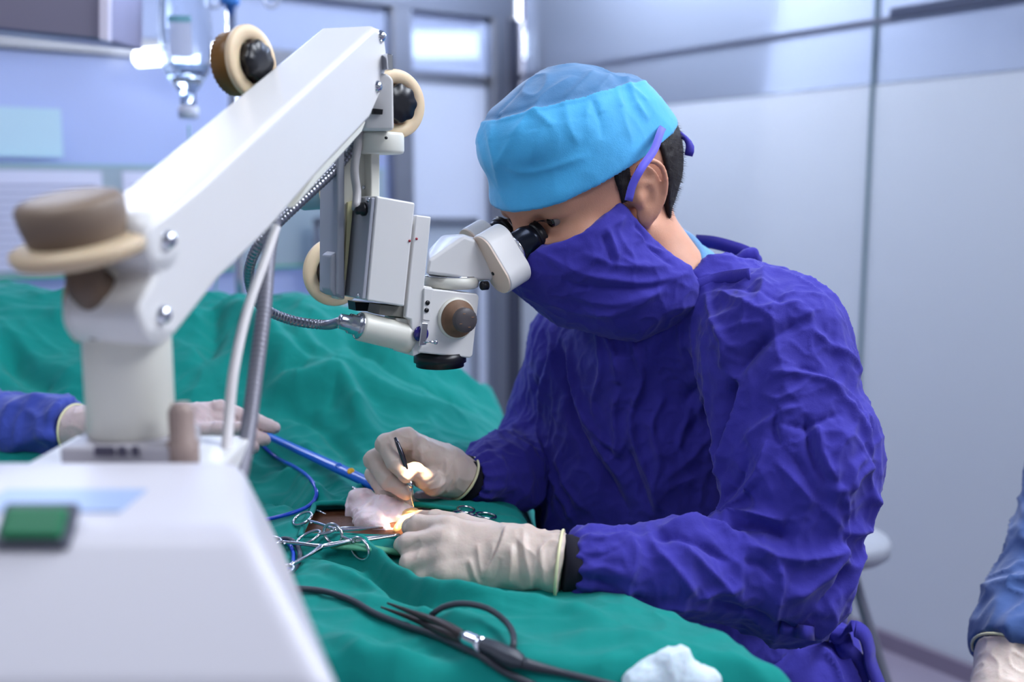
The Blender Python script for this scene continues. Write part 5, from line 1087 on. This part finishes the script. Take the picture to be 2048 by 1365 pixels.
# ring-handled instruments lying on the drape
def clamp(kind, ra, rb, joint, tip, label, lift=0.004, rr=0.0125, th=0.0016, tipl=None, cat='surgical clamp', group=None, ja=0.5):
    """ra, rb, joint, tip: pixels; each half is a ring, a shank crossing at the joint and a jaw"""
    J = onD(*joint, lift + 0.003); T = onD(*tip, lift if tipl is None else tipl); Ra = onD(*ra, lift); Rb = onD(*rb, lift)
    t = empty(kind, J, label, cat, group); ax_ = (T - J).normalized(); side = (Ra - Rb).normalized()
    for R_, s in ((Ra, 1), (Rb, -1)):
        mb = MB(); u = (R_ - J).normalized(); nrm = u.cross(side).normalized(); v = nrm.cross(u).normalized()
        if nrm.z < 0: nrm = -nrm
        pts = [R_ + u * math.cos(a) * rr * 1.18 + v * math.sin(a) * rr * 0.86 for a in [2 * math.pi * i / 36 for i in range(36)]]
        tube(mb, pts, th, 10, closed=True, smoothp=False)
        st_ = R_ - u * rr * 1.1; off = side * (0.0022 * s)
        tube(mb, [st_, st_ + (J - st_) * 0.5 + off * 1.6, J + off, J + ax_ * 0.008 - off, J + (T - J) * 0.55 - off * 0.9, T - off * 0.15], lambda q: th * (1.05 + 0.5 * math.exp(-((q - 0.52) / 0.08) ** 2) - 0.45 * max(0, q - 0.6) / 0.4), 10)
        h_ = obj('clamp_half', mb, INSTR, t)
        mb = MB(); q = st_ + (J - st_) * 0.12; tube(mb, [q, q - side * s * 0.006], 0.0012, 8); obj('ratchet', mb, INSTR, h_)
    mb = MB(); lathe(mb, J + Vector((0, 0, 0.0008)), (0, 0, 1), [(0.0024, 0), (0.0024, 0.0016), (0.0016, 0.0021)], 16); obj('pivot_screw', mb, INSTR, t); return t
GR = None
clamp('artery_clamp', (605, 1038), (617, 1076), (668, 1060), (765, 1056), 'steel artery clamp with its two rings furthest back, left of the gauze, jaws under it', 0.006)
clamp('artery_clamp', (666, 1068), (720, 1098), (704, 1083), (800, 1070), 'short steel clamp whose front ring overlaps the scissors tip beside the wound', 0.008, 0.0115, tipl=0.012)
clamp('needle_holder', (536, 1082), (562, 1142), (640, 1095), (712, 1080), 'long steel needle holder lying across the dark and blue tubing loops', 0.010, 0.0125, 0.0019, cat='needle holder')
clamp('artery_clamp', (932, 1020), (972, 1032), (905, 1030), (858, 1034), 'steel clamp lying right of the gauze behind the near gloved hand', 0.004, 0.0105, 0.0015)
mb = MB(); q = [onD(636, 1020, 0.004), onD(650, 1030, 0.005)]
tube(mb, [onD(634, 1021, 0.006), onD(651, 1029, 0.006)], 0.0010, 8); meta(obj('towel_clip', mb, INSTR), 'small steel towel clip tip on the drape behind the artery clamp rings', 'clip')
mb = MB(); tube(mb, [onD(704, 976, 0.008), onD(740, 990, 0.010)], 0.0018, 10); meta(obj('forceps_tip', mb, INSTR), 'steel rod end lying just behind the left gauze pad', 'instrument')
# loops of tubing under the needle holder
def loop(name, c, rx, ry, ph, r, m, label, cat, turns=1.0, lift=0.003):
    pts = [onD(c[0] + rx * math.cos(a), c[1] + ry * math.sin(a), lift + 0.003 * (k % 5) / 5) for k, a in enumerate([ph + 2 * math.pi * turns * i / 26 for i in range(27)])]
    mb = MB(); tube(mb, pts, r, 12); return meta(obj(name, mb, m), label, cat)
loop('dark_tubing', (570, 1112), 30, 34, 0.6, 0.0026, mat('slate_tube', (62, 68, 82), 0.4), 'dark slate tubing loop under the long needle holder', 'tubing', 0.98)
BLUEC = mat('blue_cable_pvc', (16, 66, 190), 0.35, coat=0.3)
loop('blue_tubing', (563, 1114), 24, 32, 1.6, 0.0022, BLUEC, 'blue tubing loop lying inside the dark slate loop', 'tubing', 0.9, 0.0015)
# cautery pencil and its cable
BPL = mat('blue_handle_plastic', (20, 96, 202), 0.35, coat=0.3)
e0 = onD(536, 872, 0.010); e1 = onD(742, 968, 0.014); pa_ = (e1 - e0).normalized()
t = empty('cautery_pencil', (e0 + e1) / 2 - Zv * 0.01, 'blue cautery pencil with a yellow button lying behind the far gloved hand', 'cautery pencil')
mb = MB(); tube(mb, [e0, e0 + (e1 - e0) * 0.3, e0 + (e1 - e0) * 0.65, e1, e1 + pa_ * 0.03], lambda q: 0.0055 + 0.0028 * min(1, q * 1.6), 16, flat=((0, 0, 1), 0.75)); obj('handle', mb, BPL, t)
yb = P(704, 957, 1.0); bdir = ray(704, 957); tt = (e0 + (e1 - e0) * 0.83); mb = MB(); nb_ = (Vector((0, 0, 1)) - Vector((0, 1, 0)) * 0.9).normalized()
lathe(mb, tt + nb_ * 0.0065, nb_, [(0.0045, 0), (0.0045, 0.0018), (0.0035, 0.0026)], 20); obj('yellow_button', mb, mat('yellow_button', (240, 176, 20), 0.4), t)
lathe_b = MB(); lathe(lathe_b, e0 + (e1 - e0) * 0.72 + nb_ * 0.0062, nb_, [(0.0045, 0), (0.0045, 0.0016), (0.0035, 0.0022)], 20); obj('blue_button', lathe_b, BPL, t)
mb = MB(); tube(mb, [e0 - pa_ * 0.001, onD(522, 860, 0.012), onD(512, 862, 0.012), onD(520, 885, 0.006), onD(552, 915, 0.004), onD(590, 935, 0.004), onD(622, 960, 0.004), onD(633, 990, 0.004), onD(618, 1012, 0.004), onD(580, 1028, 0.004), onD(520, 1042, 0.004), onD(450, 1052, 0.004)], 0.0023, 12); obj('cable', mb, BLUEC, t)
# bipolar forceps with its cable
DG = mat('charcoal_rubber', (52, 56, 66), 0.45); DB = mat('dark_brown_coating', (50, 40, 42), 0.4)
t = empty('bipolar_forceps', onD(930, 1280), 'dark bipolar forceps with a silver collar and charcoal plug on the front of the drape', 'forceps')
L0 = 0.008
mb = MB(); tube(mb, [onD(775, 1207, 0.014), onD(840, 1232, 0.014), onD(880, 1248, 0.012), onD(932, 1278, 0.010)], lambda q: 0.0010 + 0.0042 * min(1, q * 1.25), 12, flat=((0, 0, 1), 1.0)); obj('tine', mb, DB, t)
mb = MB(); tube(mb, [onD(762, 1215, 0.007), onD(830, 1240, 0.007), onD(880, 1262, 0.008), onD(932, 1284, 0.008)], lambda q: 0.0009 + 0.0040 * min(1, q * 1.25), 12); obj('tine', mb, DB, t)
mb = MB(); tube(mb, [onD(928, 1276, 0.010), onD(966, 1292, 0.010)], 0.0068, 20); obj('silver_collar', mb, CHROME, t)
mb = MB(); tube(mb, [onD(962, 1288, 0.010), onD(985, 1297, 0.010), onD(1010, 1311, 0.010), onD(1045, 1325, 0.010)], lambda q: 0.0072 + 0.0035 * q - 0.004 * max(0, q - 0.9) / 0.1, 8, flat=((0, 0, 1), 0.8)); obj('plug', mb, DG, t, bevel=0.0008)
mb = MB(); tube(mb, [onD(1040, 1325, 0.009), onD(1075, 1335, 0.006), onD(1150, 1352, 0.004), onD(1230, 1372, 0.003), onD(1330, 1400, 0.003)], lambda q: 0.0052 - 0.0024 * min(1, q * 3.5), 12); obj('cable', mb, DG, t)
mb = MB(); tube(mb, [onD(560, 1176, 0.004), onD(640, 1182, 0.004), onD(700, 1200, 0.004), onD(750, 1228, 0.004), onD(810, 1252, 0.004), onD(860, 1268, 0.004), onD(905, 1287, 0.004), onD(960, 1312, 0.004), onD(1010, 1345, 0.004), onD(1070, 1372, 0.004)], 0.0030, 12); meta(obj('dark_cable', mb, DG), 'charcoal cable running from behind the cabinet past the forceps to the bottom edge', 'cable')
mb = MB(); tube(mb, [onD(862, 1232, 0.010), onD(885, 1216, 0.012), onD(925, 1208, 0.013), onD(975, 1218, 0.012), onD(1012, 1245, 0.010), onD(1027, 1272, 0.008), onD(1026, 1298, 0.006)], 0.0028, 12); meta(obj('dark_cable', mb, DG), 'short charcoal cable arching behind the forceps collar', 'cable')
# fine instrument held by the far hand
t = empty('micro_forceps', P(828, 1012, 1.16), 'slim steel micro forceps held upright by the far gloved hand', 'forceps')
mb = MB(); tube(mb, [P(790, 876, 1.165), P(800, 900, 1.160), P(812, 935, 1.157), P(820, 965, 1.156)], lambda q: 0.0016 + 0.0014 * math.sin(math.pi * min(1, q * 1.1)), 12); obj('grip', mb, mat('dark_steel_grip', (84, 84, 92), 0.25, 1.0), t)
mb = MB(); tube(mb, [P(820, 963, 1.156), P(822, 976, 1.156)], 0.0026, 14); obj('collar', mb, INSTR, t)
mb = MB(); tube(mb, [P(821, 974, 1.156), P(823, 992, 1.157), P(827, 1014, 1.160)], lambda q: 0.0018 - 0.0011 * q, 10); obj('tip', mb, INSTR, t)

# ------------------------------------------------------------------ the other two people
BG2 = mat('cobalt_gown_cotton', (48, 66, 160), 0.82, sheen=0.3, var=(0.08, 8), bump=[('noise', 900, 0.0002), ('crease', 22, 0.004, (1, 1, 1))])
def simple_person(label, body_fn, gown_fn, glove_fn, lo, hi, glo, ghi, gm, wr, wax, wr_r, glovemat=LATEX, seed=100):
    V, Q = nets(body_fn, lo, hi, 0.008); b = npobj('person', V, Q, SKIN); meta(b, label, 'person')
    V, Q = nets(gown_fn, lo, hi, 0.0045); N = vnormals(V, Q); W = V + 0.03 * np.stack([vnoise(V * 10, 1), vnoise(V * 10, 2), vnoise(V * 10, 3)], 1)
    V = V + N * (0.010 * (ridge(W * 11, seed, 1.8) - 0.3) + 0.005 * (ridge(W * 24, seed + 1, 2) - 0.3) + 0.005 * vnoise(V * 12, 5))[:, None]; g_ = npobj('surgical_gown', V, Q, gm, b)
    V, Q = nets(glove_fn, glo, ghi, 0.0022); N = vnormals(V, Q); V = V + N * (0.0012 * ridge(V * 50, 7, 2))[:, None]; gg = npobj('glove', V, Q, glovemat, b)
    rim(Vector(wr), Vector(wax), wr_r, wr_r, gg); return b
# assistant on the left: the forearm rests on the drape
aW = P(160, 862, 1.40); aE = P(-90, 868, 1.47); aS = P(-330, 560, 1.62)
def ab(p):
    d = cone(p, P(-520, 480, 1.75), P(-520, 980, 1.75), 0.12, 0.13); d = smin(d, cone(p, P(-460, 500, 1.7), aS, 0.06, 0.05), 0.04); d = smin(d, cone(p, aS, aE, 0.045, 0.038), 0.02); d = smin(d, cone(p, aE, aW, 0.036, 0.024), 0.02)
    d = smin(d, cone(p, P(-520, 470, 1.75), P(-490, 300, 1.7), 0.06, 0.055), 0.03); d = smin(d, ell(p, P(-470, 215, 1.68), (0.085, 0.10, 0.12)), 0.03); d = smin(d, ell(p, P(-418, 235, 1.64), (0.02, 0.015, 0.02)), 0.02); return d
def ag(p):
    d = cone(p, P(-520, 480, 1.75), P(-520, 1100, 1.75), 0.15, 0.17); d = smin(d, cone(p, P(-460, 510, 1.7), aS, 0.085, 0.075), 0.04); d = smin(d, cone(p, aS, aE, 0.07, 0.062), 0.03); d = smin(d, cone(p, aE, P(150, 858, 1.40), 0.064, 0.041), 0.02)
    cut = plane_side(p, P(142, 860, 1.402), aW - aE); near = np.linalg.norm(p - A(P(142, 860, 1.402)), axis=1) - 0.1; return np.where(near < 0, np.maximum(d, cut), d)
def agl(p):
    w0 = P(300, 850, 1.36)
    d = cone(p, P(150, 862, 1.40), w0, 0.034, 0.026); d = smin(d, cone(p, w0, P(400, 836, 1.34), 0.024, 0.020), 0.015); d = smin(d, cone(p, w0, P(400, 855, 1.32), 0.022, 0.016), 0.012)
    for pts in ([P(395, 826, 1.35), P(440, 818, 1.345), P(500, 838, 1.335), P(549, 857, 1.325)], [P(398, 838, 1.34), P(440, 842, 1.335), P(490, 866, 1.325), P(528, 880, 1.315)],
                [P(398, 850, 1.33), P(435, 862, 1.32), P(478, 886, 1.31), P(505, 896, 1.305)], [P(395, 860, 1.31), P(430, 876, 1.30), P(460, 890, 1.295), P(482, 898, 1.29)]):
        d = smin(d, chain(p, pts, (0.0125, 0.0110, 0.0095, 0.0078)), 0.004)
    d = smin(d, chain(p, [P(330, 862, 1.33), P(390, 868, 1.30), P(440, 862, 1.29), P(478, 858, 1.285)], (0.018, 0.013, 0.011, 0.009)), 0.006)
    return smax(d, plane_side(p, P(152, 862, 1.40), (P(150, 862, 1.40) - w0)), 0.003)
simple_person('person in a cobalt blue gown reaching in from the left, gloved hand on the drape', ab, ag, agl, (-1.55, 1.2, 0.55), (-0.40, 1.95, 1.62), A(P(340, 860, 1.35)) - 0.17, A(P(340, 860, 1.35)) + 0.17, BG2, P(154, 862, 1.40), aE - aW, 0.036, mat('pinkish_latex_glove', (206, 184, 182), 0.45, sub=0.15, bump=[('noise', 200, 0.0004)]))
# person at the right edge
bW = P(2012, 1330, 1.22); bE = P(2095, 1090, 1.34); bS = P(2240, 700, 1.45)
BG3 = mat('slate_blue_gown', (54, 82, 136), 0.85, sheen=0.3, var=(0.08, 8), bump=[('noise', 900, 0.0002), ('crease', 18, 0.004, (1, 1, 1))])
def bb(p):
    d = cone(p, P(2360, 620, 1.55), P(2360, 1100, 1.55), 0.12, 0.13); d = smin(d, cone(p, P(2340, 640, 1.55), bS, 0.06, 0.05), 0.04); d = smin(d, cone(p, bS, bE, 0.045, 0.038), 0.02); d = smin(d, cone(p, bE, bW, 0.036, 0.026), 0.02)
    d = smin(d, cone(p, P(2360, 560, 1.55), P(2340, 400, 1.52), 0.06, 0.055), 0.03); d = smin(d, ell(p, P(2320, 300, 1.5), (0.085, 0.10, 0.12)), 0.03); return d
def bg(p):
    d = cone(p, P(2380, 620, 1.55), P(2380, 1300, 1.55), 0.15, 0.17); d = smin(d, cone(p, P(2340, 650, 1.55), bS, 0.085, 0.07), 0.04); d = smin(d, cone(p, bS, bE, 0.068, 0.045), 0.02); d = smin(d, cone(p, bE, P(2035, 1290, 1.23), 0.046, 0.052), 0.02)
    cut = plane_side(p, P(2022, 1308, 1.22), bW - bE); near = np.linalg.norm(p - A(P(2022, 1308, 1.22)), axis=1) - 0.10; return np.where(near < 0, np.maximum(d, cut), d)
def bgl(p):
    d = cone(p, P(2030, 1318, 1.22), P(2005, 1400, 1.18), 0.046, 0.034); d = smin(d, cone(p, P(2005, 1400, 1.18), P(1985, 1460, 1.15), 0.036, 0.03), 0.015)
    for i in range(4): d = smin(d, chain(p, [P(1960 + 22 * i, 1450, 1.16 - 0.012 * i), P(1950 + 22 * i, 1510, 1.14 - 0.012 * i), P(1960 + 20 * i, 1550, 1.14 - 0.012 * i)], (0.011, 0.010, 0.008)), 0.004)
    d = smin(d, chain(p, [P(1960, 1410, 1.15), P(1930, 1460, 1.13), P(1930, 1500, 1.12)], (0.014, 0.011, 0.009)), 0.006)
    return smax(d, plane_side(p, P(2024, 1316, 1.22), P(2030, 1318, 1.22) - P(2005, 1400, 1.18)), 0.003)
simple_person('person in a slate blue gown at the right edge, lowered forearm and gloved hand', bb, bg, bgl, (0.48, 1.0, 0.45), (1.32, 1.82, 1.42), A(P(1990, 1410, 1.17)) - 0.13, A(P(1990, 1410, 1.17)) + 0.13, BG3, P(2024, 1318, 1.22), bE - bW, 0.047, LATEX, 120)

# ------------------------------------------------------------------ stool, infusion bottle and pole
sc_ = P(1672, 1082, 2.05); t = empty('stool', (sc_.x, sc_.y, 0), 'round grey stool with splayed legs standing behind the surgeon', 'stool')
SG = mat('pale_grey_stool', (176, 180, 190), 0.4)
mb = MB(); lathe(mb, (sc_.x, sc_.y, sc_.z - 0.03), (0, 0, 1), [(0.09, 0), (0.105, 0.012), (0.105, 0.032), (0.10, 0.042), (0.06, 0.046)], 48); obj('seat', mb, SG, t)
mb = MB()
for i in range(3):
    a = math.radians(-52 + 120 * i); f0 = Vector((sc_.x + 0.03 * math.cos(a), sc_.y + 0.03 * math.sin(a), sc_.z - 0.03)); f1 = Vector((sc_.x + 0.24 * math.cos(a), sc_.y + 0.24 * math.sin(a), 0.01))
    mb = MB(); tube(mb, [f0, f1], 0.011, 12); obj('leg', mb, mat('grey_tube_leg', (150, 150, 162), 0.35, 0.7), t)
bc = P(378, 250, 2.25); kz = 2.25 / F_PX; GS = 2.25 / 1.72
t = empty('infusion_bottle', bc, 'clear glass infusion bottle hanging upside down at the upper left', 'bottle')
GL = mat('clear_glass', (245, 250, 255), 0.03, trans=1.0, ior=1.3)
def bz(py): return (250 - py) * kz * 1.0
prof = [(0.010, bz(222)), (0.012, bz(214)), (0.012, bz(190)), (0.015, bz(184)), (0.020, bz(176)), (0.034, bz(150)), (0.040, bz(120)), (0.041, bz(60)), (0.039, bz(10)), (0.038, bz(-40)), (0.030, bz(-60)), (0.010, bz(-64))]
prof = [(r * GS, h) for r, h in prof]; mb = MB(); lathe(mb, bc, (0, 0, 1), prof, 48); obj('glass_body', mb, GL, t)
mb = MB(); lathe(mb, bc, (0, 0, 1), [(r * GS, h) for r, h in [(0.008, bz(218)), (0.0095, bz(192)), (0.018, bz(172)), (0.031, bz(150)), (0.036, bz(138)), (0.036, bz(136))]], 40); obj('saline', mb, mat('saline_water', (225, 235, 250), 0.02, trans=1.0, ior=1.33), t)
mb = MB(); lathe(mb, bc, (0, 0, 1), [(r * GS, h) for r, h in [(0.011, bz(238)), (0.016, bz(236)), (0.016, bz(216)), (0.013, bz(214))]], 32); obj('stopper', mb, mat('milky_stopper', (214, 216, 232), 0.4), t)
a0 = -1.9; mb = MB(); vs = []; fs = []
for i in range(15):
    a = a0 + 0.85 * i / 14
    for z_ in (bz(128), bz(52)): vs.append(bc + Vector((0.0418 * GS * math.cos(a), 0.0418 * GS * math.sin(a), z_)))
    if i: fs.append((2 * i - 2, 2 * i, 2 * i + 1, 2 * i - 1))
mb.add(vs, fs); lbm = obj('label', mb, mat('pale_lilac_label', (206, 206, 224), 0.6, alpha=0.75), t)
mb = MB(); vs = []; fs = []
for i in range(15):
    a = a0 + 0.85 * i / 14
    for z_ in (bz(62), bz(50)): vs.append(bc + Vector((0.0424 * GS * math.cos(a), 0.0424 * GS * math.sin(a), z_)))
    if i: fs.append((2 * i - 2, 2 * i, 2 * i + 1, 2 * i - 1))
mb.add(vs, fs); obj('teal_stripe', mb, mat('teal_stripe', (120, 176, 190), 0.6), lbm)
mb = MB(); tube(mb, [bc - Zv * 0.0, bc - Zv * 0.03, bc + Vector((0.01, 0, -0.10)), bc + Vector((0.03, 0.05, -0.25)), bc + Vector((0.0, 0.12, -0.50))], 0.0025, 10); obj('drip_line', mb, mat('teal_drip_line', (150, 196, 205), 0.3), t)
mb = MB(); tube(mb, [bc + Zv * bz(-64), bc + Zv * bz(-110)], 0.002, 8); obj('hanger', mb, CHROME, t)
pc_ = P(462, 60, 2.4); t = empty('infusion_stand', (pc_.x, pc_.y, 0), 'chrome infusion stand with a blue clamp and hooks behind the microscope arm', 'stand')
mb = MB(); lathe(mb, (pc_.x, pc_.y, 0.02), (0, 0, 1), [(0.012, 0), (0.012, 1.85)], 24); obj('pole', mb, CHROME, t)
mb = MB(); lathe(mb, (pc_.x, pc_.y, P(462, 10, 2.4).z), (0, 0, 1), [(0.020, 0), (0.021, 0.003), (0.021, 0.05), (0.018, 0.055)], 28); obj('blue_clamp', mb, mat('blue_clamp', (70, 140, 226), 0.4), t)
for dx in (-34, 80):
    c = P(462 + dx, -2, 2.4); mb = MB(); tube(mb, [c + Vector((0.016 * math.cos(a), 0, 0.018 * math.sin(a))) for a in [math.pi * 0.95 + math.pi * 1.15 * i / 16 for i in range(17)]] + [Vector((pc_.x, pc_.y, c.z + 0.06))], 0.0035, 12); obj('hook', mb, mat('pale_hook', (216, 220, 236), 0.25, 0.5), t)
mb = MB()
for i in range(4):
    a = i * math.pi / 2 + 0.5; tube(mb, [(pc_.x, pc_.y, 0.06), (pc_.x + 0.25 * math.cos(a), pc_.y + 0.25 * math.sin(a), 0.02)], 0.012, 10)
obj('stand_base', mb, STEEL, t)
